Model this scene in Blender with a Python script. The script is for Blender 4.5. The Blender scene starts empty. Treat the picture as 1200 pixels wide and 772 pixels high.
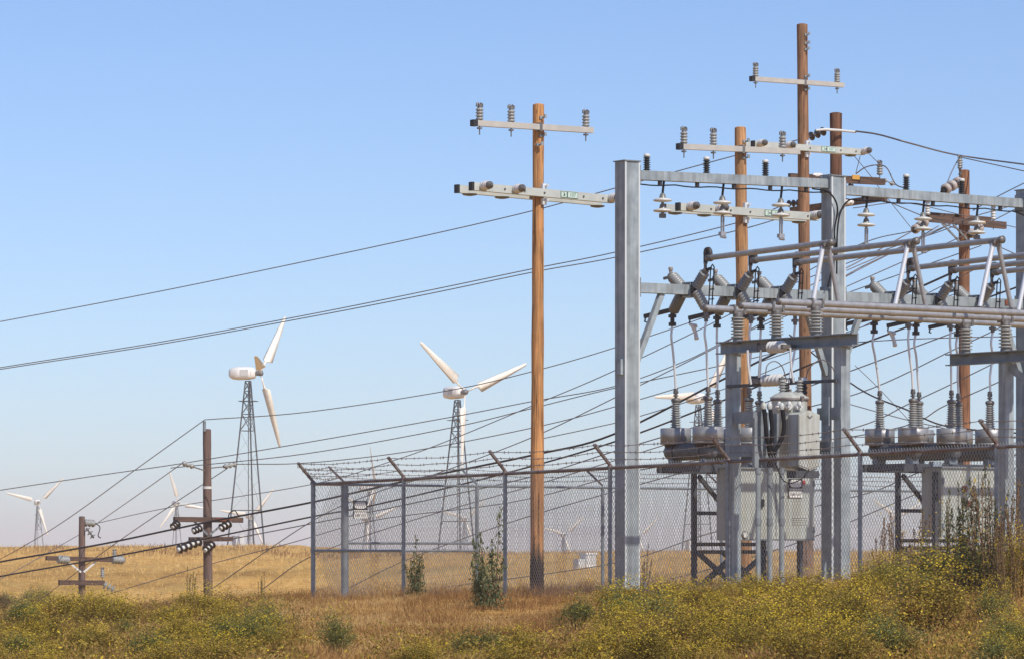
import bpy, math, random
import numpy as np
from mathutils import Vector, Matrix
from math import pi, sin, cos, radians

# ------------------------------------------------------------------ camera, sky, sun, exposure
SC = bpy.context.scene
COL = SC.collection
F = 4600.0            # focal length in photo pixels (1200 wide): a long lens
HOR = 645.0           # picture row of the eye level
EYE = 1.6             # eye height above the ground under the camera

cam_d = bpy.data.cameras.new('camera')
cam = bpy.data.objects.new('camera', cam_d)
COL.objects.link(cam)
cam.location = (0, 0, EYE)
cam.rotation_euler = (pi/2, 0, 0)
cam_d.sensor_width = 36.0
cam_d.lens = 36.0*F/1200.0
cam_d.shift_y = (HOR-386.0)/1200.0
cam_d.clip_start = 0.5
cam_d.clip_end = 20000
SC.camera = cam

SUN_EL = radians(46)
SUN_AZ = radians(143)                      # measured from +Y towards +X
to_sun = Vector((sin(SUN_AZ)*cos(SUN_EL), cos(SUN_AZ)*cos(SUN_EL), sin(SUN_EL)))
W_ = bpy.data.worlds.new('World')
SC.world = W_
W_.use_nodes = True
nt = W_.node_tree
sky = nt.nodes.new('ShaderNodeTexSky')
sky.sky_type = 'NISHITA'
sky.sun_disc = False
sky.sun_elevation = SUN_EL
sky.sun_rotation = SUN_AZ
sky.altitude = 1500
sky.air_density = 1.0
sky.dust_density = 1.5
sky.ozone_density = 4.4
bg = nt.nodes['Background']
bg.inputs['Strength'].default_value = 0.128
tint = nt.nodes.new('ShaderNodeMixRGB')          # a slightly more periwinkle air than the model's, the same all over
tint.blend_type = 'MULTIPLY'; tint.inputs[0].default_value = 1
tint.inputs[2].default_value = (.945, .965, 1.09, 1)
nt.links.new(sky.outputs['Color'], tint.inputs[1])
nt.links.new(tint.outputs[0], bg.inputs['Color'])
sun_d = bpy.data.lights.new('sun', 'SUN')
sun_d.energy = 4.1
sun_d.angle = radians(0.5)
sun_d.color = (1.0, 0.93, 0.82)
sun = bpy.data.objects.new('sun', sun_d)
COL.objects.link(sun)
sun.rotation_euler = to_sun.to_track_quat('Z', 'Y').to_euler()
sun.location = (30, -30, 40)
SC.view_settings.view_transform = 'Standard'
SC.view_settings.look = 'None'
SC.view_settings.exposure = 0.0
SC.view_settings.gamma = 1.0
SC.render.engine = 'CYCLES'
SC.cycles.max_bounces = 6

# ------------------------------------------------------------------ helpers
R = random.Random(7)
NR = np.random.default_rng(11)

def ray(px, py):
    return Vector(((px-600.0)/F, 1.0, (HOR-py)/F))

def P(px, py, Y):
    r = ray(px, py)
    return Vector((r.x*Y, Y, EYE+r.z*Y))

class Frame:
    """a level frame standing in the place: x along the steelwork, y away from the road, z up"""
    def __init__(s, o, th):
        s.o = Vector(o); s.th = th
        s.u = Vector((cos(th), sin(th), 0)); s.v = Vector((-sin(th), cos(th), 0))
    def S(s, px, py, b=0.0):
        d = ray(px, py)
        t = (b + s.o.x*s.v.x + s.o.y*s.v.y)/(d.x*s.v.x + d.y*s.v.y)
        p = Vector((d.x*t, d.y*t, EYE+d.z*t)) - s.o
        return Vector((p.dot(s.u), b, p.z))
    def W(s, p):
        return s.o + s.u*p[0] + s.v*p[1] + Vector((0, 0, p[2]))
    def sub(s, p):
        return Frame(s.W(p), s.th)

TH = math.atan2(.5807, .8141)

class MB:
    def __init__(s):
        s.v = []; s.f = []; s.sm = []; s.mi = []
    def add(s, vs, fs, smooth=False, mi=0):
        o = len(s.v)
        s.v.extend(tuple(p) for p in vs)
        for f in fs:
            s.f.append(tuple(i+o for i in f)); s.sm.append(smooth); s.mi.append(mi)
    def box(s, c, size, rot=None, mi=0):
        c = Vector(c); h = Vector(size)/2
        vs = []
        for z in (-1, 1):
            for x, y in ((-1, -1), (1, -1), (1, 1), (-1, 1)):
                p = Vector((x*h.x, y*h.y, z*h.z))
                if rot is not None: p = rot @ p
                vs.append(c+p)
        s.add(vs, [(3, 2, 1, 0), (4, 5, 6, 7), (0, 1, 5, 4), (1, 2, 6, 5), (2, 3, 7, 6), (3, 0, 4, 7)], False, mi)
    def bar(s, p0, p1, w, h, up=(0, 0, 1), mi=0):
        p0 = Vector(p0); p1 = Vector(p1); d = (p1-p0).normalized()
        up = Vector(up)
        if abs(d.dot(up)) > .98: up = Vector((0, 1, 0))
        r = d.cross(up).normalized(); q = r.cross(d)
        vs = [p + r*(x*w/2) + q*(y*h/2) for p in (p0, p1) for x, y in ((-1, -1), (1, -1), (1, 1), (-1, 1))]
        s.add(vs, [(3, 2, 1, 0), (4, 5, 6, 7), (0, 1, 5, 4), (1, 2, 6, 5), (2, 3, 7, 6), (3, 0, 4, 7)], False, mi)
    def lathe(s, p0, p1, prof, n=12, smooth=True, mi=0, caps=True):
        p0 = Vector(p0); p1 = Vector(p1); d = p1-p0; L = d.length; d = d/L
        a = Vector((0, 0, 1)) if abs(d.z) < .9 else Vector((1, 0, 0))
        e1 = d.cross(a).normalized(); e2 = d.cross(e1)
        vs = []; fs = []
        for t, r in prof:
            for k in range(n):
                g = 2*pi*k/n
                vs.append(p0+d*(t*L)+e1*(r*cos(g))+e2*(r*sin(g)))
        m = len(prof)
        for i in range(m-1):
            for k in range(n):
                k2 = (k+1) % n
                fs.append((i*n+k2, i*n+k, (i+1)*n+k, (i+1)*n+k2))
        s.add(vs, fs, smooth, mi)
        if caps:
            s.add(vs[:n], [tuple(range(n))], False, mi)
            s.add(vs[-n:], [tuple(range(n-1, -1, -1))], False, mi)
    def tube(s, p0, p1, r, r1=None, n=10, mi=0, caps=True):
        s.lathe(p0, p1, [(0, r), (1, r if r1 is None else r1)], n, True, mi, caps)
    def path(s, pts, r, n=6, mi=0, smooth=True):
        pts = [Vector(p) for p in pts]
        vs = []; fs = []; pe = None
        for i, p in enumerate(pts):
            d = (pts[min(i+1, len(pts)-1)]-pts[max(i-1, 0)]).normalized()
            if pe is None:
                a = Vector((0, 0, 1)) if abs(d.z) < .9 else Vector((1, 0, 0))
                e1 = d.cross(a).normalized()
            else:
                e1 = (pe-d*pe.dot(d)).normalized()
            pe = e1; e2 = d.cross(e1)
            rr = r[i] if isinstance(r, (list, tuple)) else r
            for k in range(n):
                g = 2*pi*k/n
                vs.append(p+e1*(rr*cos(g))+e2*(rr*sin(g)))
        for i in range(len(pts)-1):
            for k in range(n):
                k2 = (k+1) % n
                fs.append((i*n+k2, i*n+k, (i+1)*n+k, (i+1)*n+k2))
        s.add(vs, fs, smooth, mi)
        s.add(vs[:n], [tuple(range(n))], False, mi)
        s.add(vs[-n:], [tuple(range(n-1, -1, -1))], False, mi)
    def build(s, name, mats, parent=None):
        me = bpy.data.meshes.new(name)
        me.from_pydata([tuple(p) for p in s.v], [], s.f)
        if not isinstance(mats, (list, tuple)): mats = [mats]
        for m in mats: me.materials.append(m)
        me.polygons.foreach_set('use_smooth', s.sm)
        me.polygons.foreach_set('material_index', s.mi)
        me.update()
        o = bpy.data.objects.new(name, me)
        COL.objects.link(o)
        if parent is not None: o.parent = parent
        return o

def sheds(n, rc, rs, t0=0.0, t1=1.0):
    """ribbed insulator profile"""
    pr = [(t0, rc)]
    d = (t1-t0)/n
    for i in range(n):
        a = t0+i*d
        pr += [(a+.25*d, rc), (a+.42*d, rs), (a+.62*d, rs*.97), (a+.85*d, rc)]
    pr.append((t1, rc))
    return pr

def tag(o, label=None, cat=None, group=None, kind=None):
    if label: o['label'] = label
    if cat: o['category'] = cat
    if group: o['group'] = group
    if kind: o['kind'] = kind
    return o

def thing(name, label, cat, loc=(0, 0, 0), rz=0.0, group=None):
    o = bpy.data.objects.new(name, None)
    o.empty_display_size = .2
    COL.objects.link(o)
    o.location = loc; o.rotation_euler = (0, 0, rz)
    return tag(o, label, cat, group)

def copy_tree(o, parent=None):
    c = o.copy(); COL.objects.link(c)
    if parent is not None: c.parent = parent
    for ch in list(o.children): copy_tree(ch, c)
    return c

def smoothpts(pts, k=8):
    """Catmull-Rom through the points"""
    pts = [Vector(p) for p in pts]
    if len(pts) < 3: return pts
    q = [pts[0]*2-pts[1]]+pts+[pts[-1]*2-pts[-2]]
    out = []
    for i in range(1, len(q)-2):
        a, b, c, d = q[i-1:i+3]
        for j in range(k):
            t = j/k
            out.append(.5*((2*b)+(c-a)*t+(2*a-5*b+4*c-d)*t*t+(3*b-a-3*c+d)*t**3))
    out.append(pts[-1])
    return out

# ------------------------------------------------------------------ materials
def mat(name, col, rough=.6, metal=0.0, var=None, scale=8.0, bump=0.0, bscale=40.0, stretch=None, spec=None, detail=4.0, streak=None):
    """base colour, optionally mixed by noise with a second tone (var), plus fine relief"""
    m = bpy.data.materials.new(name); m.use_nodes = True
    t = m.node_tree; b = t.nodes['Principled BSDF']
    b.inputs['Base Color'].default_value = (*col, 1)
    b.inputs['Roughness'].default_value = rough
    b.inputs['Metallic'].default_value = metal
    if spec is not None: b.inputs['Specular IOR Level'].default_value = spec
    tc = t.nodes.new('ShaderNodeTexCoord'); mp = t.nodes.new('ShaderNodeMapping')
    t.links.new(tc.outputs['Object'], mp.inputs['Vector'])
    if stretch: mp.inputs['Scale'].default_value = stretch
    if var is not None:
        n = t.nodes.new('ShaderNodeTexNoise'); n.inputs['Scale'].default_value = scale; n.inputs['Detail'].default_value = detail
        t.links.new(mp.outputs['Vector'], n.inputs['Vector'])
        r = t.nodes.new('ShaderNodeValToRGB')
        r.color_ramp.elements[0].position = .34; r.color_ramp.elements[0].color = (*var, 1)
        r.color_ramp.elements[1].position = .66; r.color_ramp.elements[1].color = (*col, 1)
        t.links.new(n.outputs['Fac'], r.inputs['Fac'])
        out = r.outputs['Color']
        if streak:                                   # run-off stains and grime drawn out down the surface
            ms = t.nodes.new('ShaderNodeMapping'); ms.inputs['Scale'].default_value = (7, 7, .45); t.links.new(tc.outputs['Object'], ms.inputs['Vector'])
            n3 = t.nodes.new('ShaderNodeTexNoise'); n3.inputs['Scale'].default_value = 1.5; n3.inputs['Detail'].default_value = 6; t.links.new(ms.outputs['Vector'], n3.inputs['Vector'])
            r3 = t.nodes.new('ShaderNodeValToRGB'); r3.color_ramp.elements[0].position = .36; r3.color_ramp.elements[0].color = (*streak, 1)
            r3.color_ramp.elements[1].position = .56; r3.color_ramp.elements[1].color = (1, 1, 1, 1); t.links.new(n3.outputs['Fac'], r3.inputs['Fac'])
            mm = t.nodes.new('ShaderNodeMixRGB'); mm.blend_type = 'MULTIPLY'; mm.inputs[0].default_value = 1
            t.links.new(out, mm.inputs[1]); t.links.new(r3.outputs['Color'], mm.inputs[2]); out = mm.outputs[0]
        t.links.new(out, b.inputs['Base Color'])
    if bump:
        n2 = t.nodes.new('ShaderNodeTexNoise'); n2.inputs['Scale'].default_value = bscale; n2.inputs['Detail'].default_value = 5
        t.links.new(mp.outputs['Vector'], n2.inputs['Vector'])
        bp = t.nodes.new('ShaderNodeBump'); bp.inputs['Strength'].default_value = bump; bp.inputs['Distance'].default_value = .02
        t.links.new(n2.outputs['Fac'], bp.inputs['Height'])
        t.links.new(bp.outputs['Normal'], b.inputs['Normal'])
    return m

def wood(name, light, dark, stain_h=None):
    """weathered pole timber: grain, cracks, patches; a tarred butt with a ragged top edge if stain_h is given"""
    m = bpy.data.materials.new(name); m.use_nodes = True
    t = m.node_tree; N = t.nodes.new; L = t.links.new
    b = t.nodes['Principled BSDF']; b.inputs['Roughness'].default_value = .85; b.inputs['Specular IOR Level'].default_value = .2
    tc = N('ShaderNodeTexCoord'); mp = N('ShaderNodeMapping'); mp.inputs['Scale'].default_value = (14, 14, .55)
    L(tc.outputs['Object'], mp.inputs['Vector'])
    n = N('ShaderNodeTexNoise'); n.inputs['Scale'].default_value = 2.2; n.inputs['Detail'].default_value = 6; n.inputs['Roughness'].default_value = .65
    L(mp.outputs['Vector'], n.inputs['Vector'])
    r = N('ShaderNodeValToRGB'); e = r.color_ramp.elements
    e[0].position = .36; e[0].color = (*dark, 1); e[1].position = .6; e[1].color = (*light, 1)
    L(n.outputs['Fac'], r.inputs['Fac'])
    # broad weathering and knots
    mp2 = N('ShaderNodeMapping'); mp2.inputs['Scale'].default_value = (3, 3, 1.1); L(tc.outputs['Object'], mp2.inputs['Vector'])
    n2 = N('ShaderNodeTexNoise'); n2.inputs['Scale'].default_value = 1.6; n2.inputs['Detail'].default_value = 3; L(mp2.outputs['Vector'], n2.inputs['Vector'])
    r2 = N('ShaderNodeValToRGB'); r2.color_ramp.elements[0].position = .35; r2.color_ramp.elements[0].color = (.68, .68, .70, 1)
    r2.color_ramp.elements[1].position = .62; r2.color_ramp.elements[1].color = (1.08, 1.0, .95, 1); L(n2.outputs['Fac'], r2.inputs['Fac'])
    mx = N('ShaderNodeMixRGB'); mx.blend_type = 'MULTIPLY'; mx.inputs[0].default_value = .85
    L(r.outputs['Color'], mx.inputs[1]); L(r2.outputs['Color'], mx.inputs[2])
    vo = N('ShaderNodeTexVoronoi'); vo.inputs['Scale'].default_value = 2.2; L(mp2.outputs['Vector'], vo.inputs['Vector'])
    rk = N('ShaderNodeValToRGB'); rk.color_ramp.elements[0].position = .05; rk.color_ramp.elements[0].color = (.25, .2, .18, 1)
    rk.color_ramp.elements[1].position = .16; rk.color_ramp.elements[1].color = (1, 1, 1, 1); L(vo.outputs['Distance'], rk.inputs['Fac'])
    mk = N('ShaderNodeMixRGB'); mk.blend_type = 'MULTIPLY'; mk.inputs[0].default_value = .8
    L(mx.outputs[0], mk.inputs[1]); L(rk.outputs['Color'], mk.inputs[2])
    mpc = N('ShaderNodeMapping'); mpc.inputs['Scale'].default_value = (16, 16, .35); L(tc.outputs['Object'], mpc.inputs['Vector'])
    nc = N('ShaderNodeTexNoise'); nc.inputs['Scale'].default_value = 1.9; nc.inputs['Detail'].default_value = 2; L(mpc.outputs['Vector'], nc.inputs['Vector'])
    rc = N('ShaderNodeValToRGB'); rc.color_ramp.elements[0].position = .335; rc.color_ramp.elements[0].color = (.22, .19, .17, 1)
    rc.color_ramp.elements[1].position = .375; rc.color_ramp.elements[1].color = (1, 1, 1, 1); L(nc.outputs['Fac'], rc.inputs['Fac'])
    mc = N('ShaderNodeMixRGB'); mc.blend_type = 'MULTIPLY'; mc.inputs[0].default_value = .9
    L(mk.outputs[0], mc.inputs[1]); L(rc.outputs['Color'], mc.inputs[2])
    out = mc.outputs[0]
    if stain_h is not None:
        sp = N('ShaderNodeSeparateXYZ'); L(tc.outputs['Object'], sp.inputs[0])
        ad = N('ShaderNodeMath'); ad.operation = 'MULTIPLY_ADD'; ad.inputs[1].default_value = .9; L(n.outputs['Fac'], ad.inputs[0]); L(sp.outputs['Z'], ad.inputs[2])
        mr = N('ShaderNodeMapRange'); mr.inputs['From Min'].default_value = stain_h+.35; mr.inputs['From Max'].default_value = stain_h+.6
        L(ad.outputs[0], mr.inputs['Value'])
        ms = N('ShaderNodeMixRGB'); ms.inputs[1].default_value = (.035, .024, .018, 1); L(mr.outputs[0], ms.inputs[0]); L(out, ms.inputs[2])
        out = ms.outputs[0]
    L(out, b.inputs['Base Color'])
    bp = N('ShaderNodeBump'); bp.inputs['Strength'].default_value = .5; bp.inputs['Distance'].default_value = .02
    L(n.outputs['Fac'], bp.inputs['Height']); L(bp.outputs['Normal'], b.inputs['Normal'])
    return m

def ramp_attr(name, cols, rough=.8, trans=0.0):
    """plant colour picked per leaf / blade from a random attribute"""
    m = bpy.data.materials.new(name); m.use_nodes = True
    t = m.node_tree; b = t.nodes['Principled BSDF']; b.inputs['Roughness'].default_value = rough; b.inputs['Specular IOR Level'].default_value = .15
    at = t.nodes.new('ShaderNodeAttribute'); at.attribute_name = 'rnd'
    r = t.nodes.new('ShaderNodeValToRGB'); el = r.color_ramp.elements
    while len(el) < len(cols): el.new(.5)
    for i, c in enumerate(cols):
        el[i].position = i/(len(cols)-1); el[i].color = (*c, 1)
    t.links.new(at.outputs['Fac'], r.inputs['Fac']); t.links.new(r.outputs['Color'], b.inputs['Base Color'])
    if trans:
        tr = t.nodes.new('ShaderNodeBsdfTranslucent'); mx = t.nodes.new('ShaderNodeMixShader'); mx.inputs[0].default_value = trans
        t.links.new(r.outputs['Color'], tr.inputs['Color']); t.links.new(b.outputs[0], mx.inputs[1]); t.links.new(tr.outputs[0], mx.inputs[2])
        t.links.new(mx.outputs[0], t.nodes['Material Output'].inputs['Surface'])
    return m

M = {}
M['galv'] = mat('galvanised_steel', (.375, .43, .455), .55, .1, (.25, .295, .325), 4, .08, 60, detail=10, streak=(.74, .72, .70))
M['galv2'] = mat('dull_galvanised_steel', (.27, .30, .32), .55, .2, (.19, .215, .235), 5, .1, 50)
M['galv_post'] = mat('fence_post_steel', (.30, .33, .36), .45, .4, (.20, .22, .24), 7)
M['rail'] = mat('weathered_rail', (.13, .085, .08), .6, .3, (.22, .20, .20), 6)
M['alu'] = mat('bus_tube_aluminium', (.40, .40, .41), .45, .4, (.31, .31, .32), 9)
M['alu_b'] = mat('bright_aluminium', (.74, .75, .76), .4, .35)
M['angle'] = mat('dark_angle_steel', (.10, .105, .12), .6, .3, (.06, .062, .07), 9)
M['porc'] = mat('grey_porcelain', (.34, .345, .33), .32, 0, (.26, .26, .25), 9)
M['porc_m'] = mat('mid_grey_porcelain', (.27, .275, .27), .35)
M['disc'] = mat('pale_disc_porcelain', (.62, .61, .57), .3)
M['porc_d'] = mat('dark_grey_porcelain', (.17, .175, .17), .35)
M['white_porc'] = mat('white_porcelain', (.72, .69, .66), .28)
M['bell_pale'] = mat('pale_brown_bell', (.52, .46, .42), .35, 0, (.40, .34, .31), 6)
M['brown_porc'] = mat('brown_porcelain', (.045, .032, .03), .3)
M['black'] = mat('black_polymer', (.018, .018, .02), .55)
M['cap'] = mat('pale_cap', (.62, .62, .60), .5)
M['fitting'] = mat('cast_fitting', (.23, .22, .21), .5, .4, (.13, .12, .12), 18)
M['darkfit'] = mat('dark_fitting', (.05, .042, .045), .55, .3)
M['drum'] = mat('stainless_drum', (.36, .36, .365), .42, .35, (.28, .28, .285), 4, stretch=(1, 1, 3))
M['tank'] = mat('dark_tank', (.16, .165, .17), .5, .2, (.12, .12, .125), 6)
M['cab'] = mat('grey_cabinet_paint', (.46, .49, .455), .45, 0, (.40, .43, .40), 3, streak=(.82, .78, .72))
M['box'] = mat('pale_grey_paint', (.50, .525, .50), .45, 0, (.44, .46, .44), 4, streak=(.80, .75, .68))
M['arm'] = mat('fibreglass_arm', (.52, .54, .50), .55, 0, (.44, .47, .45), 5)
M['arm_tan'] = mat('aged_fibreglass_arm', (.50, .47, .42), .6, 0, (.43, .41, .38), 5)
M['cable'] = mat('black_cable', (.011, .010, .012), .8, spec=.2)
M['wire'] = mat('weathered_wire', (.15, .125, .13), .5, .2)
M['wire_d'] = mat('dark_wire', (.045, .035, .037), .55, .2)
M['link'] = mat('chain_link_wire', (.36, .36, .355), .55, .1)
M['barb'] = mat('barbed_wire', (.24, .21, .20), .6, .4)
M['turb'] = mat('turbine_white', (.90, .87, .79), .45, 0, (.82, .76, .66), .5, streak=(.86, .82, .76))
M['nac'] = mat('nacelle_white', (.90, .90, .89), .45, 0, (.82, .81, .78), .8, streak=(.78, .74, .68))
M['tower'] = mat('turbine_lattice', (.075, .08, .09), .6, .2)
M['edge_highlight'] = mat('edge_highlight_zinc', (.58, .62, .63), .5)  # paler than the columns, paints the highlight along their corners
M['sign_w'] = mat('sign_white', (.70, .69, .66), .5)
M['sign_k'] = mat('sign_black', (.02, .018, .018), .5)
M['sign_r'] = mat('sign_red', (.50, .03, .03), .5)
M['plate'] = mat('number_plate', (.55, .68, .60), .5)
M['plate_e'] = mat('number_plate_edge', (.05, .13, .10), .5)
M['whitebox'] = mat('white_paint', (.78, .78, .76), .5, 0, (.70, .70, .69), 2)
M['conc'] = mat('concrete', (.33, .34, .34), .85, 0, (.25, .25, .25), 6, .3, 30)
M['rust'] = mat('rust', (.25, .07, .03), .85, 0, (.15, .05, .03), 20)
M['rag'] = mat('white_cloth_tag', (.82, .80, .76), .8)
M['orange'] = mat('amber_tag', (.60, .32, .06), .6)
M['wood_new'] = wood('honey_pole_wood', (.64, .345, .145), (.34, .165, .07), stain_h=.80)
M['wood_new2'] = wood('tan_pole_wood', (.58, .335, .165), (.32, .17, .08))
M['wood_mid'] = wood('brown_pole_wood', (.36, .21, .12), (.18, .10, .06))
M['wood_old'] = wood('reddish_pole_wood', (.24, .125, .075), (.10, .05, .035))
M['wood_red'] = wood('rust_brown_pole_wood', (.36, .18, .095), (.17, .085, .05))
M['wood_arm'] = mat('crossarm_wood', (.135, .075, .05), .85, 0, (.06, .038, .03), 3, .3, 20, stretch=(.6, 6, 6))
M['wood_far'] = mat('far_pole_wood', (.19, .12, .095), .85, 0, (.10, .065, .055), 3, stretch=(8, 8, .5))
M['leaf_y'] = ramp_attr('shrub_leaf', [(.10, .085, .022), (.19, .15, .032), (.29, .22, .045), (.37, .265, .06), (.38, .21, .08)], trans=.25)
M['leaf_g'] = ramp_attr('green_shrub_leaf', [(.075, .09, .035), (.14, .16, .05), (.21, .21, .07), (.30, .26, .09)], trans=.25)
M['leaf_d'] = ramp_attr('dark_weed_leaf', [(.03, .045, .022), (.055, .075, .035), (.09, .11, .05), (.15, .15, .08)], trans=.2)
M['leaf_w'] = ramp_attr('dusty_weed_leaf', [(.05, .065, .03), (.09, .115, .05), (.14, .165, .075), (.22, .22, .12)], trans=.2)
M['leaf_b'] = ramp_attr('dry_weed_leaf', [(.09, .08, .04), (.17, .11, .055), (.24, .13, .07), (.26, .18, .10)], trans=.2)
M['flower'] = ramp_attr('yellow_flower', [(.50, .34, .03), (.66, .48, .04), (.76, .60, .07)], trans=.25)
M['stem'] = mat('plant_stem', (.20, .12, .055), .8)
M['straw'] = ramp_attr('dry_grass_blade', [(.15, .068, .024), (.31, .165, .06), (.50, .31, .12), (.68, .50, .24)], trans=.3)
M['straw_f'] = ramp_attr('field_grass_blade', [(.40, .215, .06), (.64, .385, .115), (.78, .51, .16), (.84, .62, .26)], trans=.3)

# ------------------------------------------------------------------ ground
FX, FY = -3.85, 76.0                       # fence corner
Wd = Vector((.5807, -.8141, 0)); Ud = Vector((.8141, .5807, 0))

def ss(x):
    x = np.clip(x, 0, 1); return x*x*(3-2*x)

def zg(X, Y):
    X = np.asarray(X, float); Y = np.asarray(Y, float)
    base = -.815+.042*np.clip(X-1.2, 0, 12)-.035*np.clip(-X-4.2, 0, 6)
    D = -((X-FX)*.8141+(Y-FY)*.5807)
    Dp = np.clip(D, 0, 60)
    front = base-Dp*(.015+.024*ss((X-1)/6))
    far = -.36+1.12*ss((-14-X)/13)*ss((Y-150)/200)
    back = base+(far-base)*ss(-D/260)
    z = np.where(D > 0, front, back)
    z = z+np.where(D > -1, .50*ss((X-3.6)/4.2)*np.exp(-((D-2.2)/3.2)**2), 0)
    z = z-1.5*np.exp(-((X+16)/9)**2/2-((Y-150)/40)**2/2)
    z = z-1.0*np.exp(-((X+34)/12)**2/2-((Y-190)/60)**2/2)
    z = z-9*ss((Y-480)/350)-6*ss((Y-900)/600)
    amp = .04+.12*ss((Y-110)/200)
    z = z+amp*(np.sin(X*.9+Y*.31)*np.sin(Y*.47-X*.2)+.6*np.sin(X*2.1-Y*.8+1.3))
    return EYE+z

def gz(x, y): return float(zg(x, y))

_Ys = np.concatenate([np.arange(27, 130, .1), np.arange(130, 480, 1.0)])
def ground_at(px, py):
    zr = EYE+(HOR-py)/F*_Ys
    zz = zg((px-600)/F*_Ys, _Ys)
    i = np.nonzero(zr <= zz)[0]
    Y = _Ys[i[0]] if len(i) else 80.0
    return Vector(((px-600)/F*Y, Y, gz((px-600)/F*Y, Y)))

def axis(c0, c1, step, ends, k):
    a = list(np.arange(c0, c1+1e-6, step)); s = step
    while a[-1] < ends[1]:
        s *= k; a.append(a[-1]+s)
    s = step
    while a[0] > ends[0]:
        s *= k; a.insert(0, a[0]-s)
    return np.array(a)
xs = axis(-14, 14, .5, (-5000, 5000), 1.09)
ys = axis(34, 100, .6, (-400, 8000), 1.06)
gx, gy = np.meshgrid(xs, ys)
gzz = zg(gx, gy)
nx, ny = len(xs), len(ys)
idx = np.arange(nx*ny).reshape(ny, nx)
gf = np.stack([idx[:-1, :-1], idx[:-1, 1:], idx[1:, 1:], idx[1:, :-1]], -1).reshape(-1, 4)

def np_mesh(name, V, Fq, mats, attr=None, mi=None, parent=None, smooth=False):
    """V (n,3) and faces (m,k) straight from numpy"""
    me = bpy.data.meshes.new(name)
    V = np.ascontiguousarray(V, np.float32); Fq = np.ascontiguousarray(Fq, np.int32)
    m, k = Fq.shape
    me.vertices.add(len(V)); me.vertices.foreach_set('co', V.ravel())
    me.loops.add(m*k); me.loops.foreach_set('vertex_index', Fq.ravel())
    me.polygons.add(m); me.polygons.foreach_set('loop_start', np.arange(0, m*k, k, dtype=np.int32))
    me.polygons.foreach_set('loop_total', np.full(m, k, np.int32))
    if smooth: me.polygons.foreach_set('use_smooth', np.ones(m, bool))
    for q in (mats if isinstance(mats, (list, tuple)) else [mats]): me.materials.append(q)
    if mi is not None: me.polygons.foreach_set('material_index', np.ascontiguousarray(mi, np.int32))
    if attr is not None:
        a = me.attributes.new('rnd', 'FLOAT', 'POINT'); a.data.foreach_set('value', np.ascontiguousarray(attr, np.float32))
    me.update(calc_edges=True); me.validate()
    o = bpy.data.objects.new(name, me); COL.objects.link(o)
    if parent is not None: o.parent = parent
    return o

def ground_mat():
    m = bpy.data.materials.new('dry_grassland'); m.use_nodes = True
    t = m.node_tree; N = t.nodes.new; L = t.links.new; b = t.nodes['Principled BSDF']
    b.inputs['Roughness'].default_value = 1; b.inputs['Specular IOR Level'].default_value = .05
    tc = N('ShaderNodeTexCoord')
    def noise(sc, stretch, d=6):
        mp = N('ShaderNodeMapping'); mp.inputs['Scale'].default_value = stretch; L(tc.outputs['Object'], mp.inputs['Vector'])
        n = N('ShaderNodeTexNoise'); n.inputs['Scale'].default_value = sc; n.inputs['Detail'].default_value = d; n.inputs['Roughness'].default_value = .62
        L(mp.outputs['Vector'], n.inputs['Vector']); return n
    def ramp(n, pts):
        r = N('ShaderNodeValToRGB'); e = r.color_ramp.elements
        while len(e) < len(pts): e.new(.5)
        for i, (p, c) in enumerate(pts): e[i].position = p; e[i].color = (*c, 1)
        L(n.outputs['Fac'], r.inputs['Fac']); return r
    a = ramp(noise(1.3, (1, 1, 1), 8), [(.3, (.36, .20, .06)), (.5, (.56, .335, .105)), (.68, (.70, .47, .18))])
    big = ramp(noise(.09, (.6, .22, 1), 7), [(.36, (.62, .55, .42)), (.5, (1, .98, .93)), (.63, (1.2, 1.12, 1.0))])
    olive = ramp(noise(.11, (1, .3, 1), 5), [(.55, (0, 0, 0)), (.70, (.55, .55, .55))])
    mx = N('ShaderNodeMixRGB'); mx.blend_type = 'MULTIPLY'; mx.inputs[0].default_value = 1; L(a.outputs[0], mx.inputs[1]); L(big.outputs[0], mx.inputs[2])
    m2 = N('ShaderNodeMixRGB'); L(olive.outputs[0], m2.inputs[0]); L(mx.outputs[0], m2.inputs[1]); m2.inputs[2].default_value = (.27, .23, .085, 1)
    L(m2.outputs[0], b.inputs['Base Color'])
    nb = noise(3.5, (1, 1, 1), 8); bp = N('ShaderNodeBump'); bp.inputs['Strength'].default_value = .8; bp.inputs['Distance'].default_value = .15
    L(nb.outputs['Fac'], bp.inputs['Height']); L(bp.outputs['Normal'], b.inputs['Normal'])
    return m
g = np_mesh('ground', np.stack([gx.ravel(), gy.ravel(), gzz.ravel()], -1), gf, ground_mat(), smooth=True)
tag(g, kind='structure')

# ------------------------------------------------------------------ substation steelwork
SUB = Frame((2.084, 71.0, EYE-.68), TH)
S = SUB.S
A2, A3 = 4.86, 9.81                        # column positions along the beams

def sthing(name, label, cat, p, group=None):
    return thing(name, label, cat, SUB.W(p), TH, group)

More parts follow.
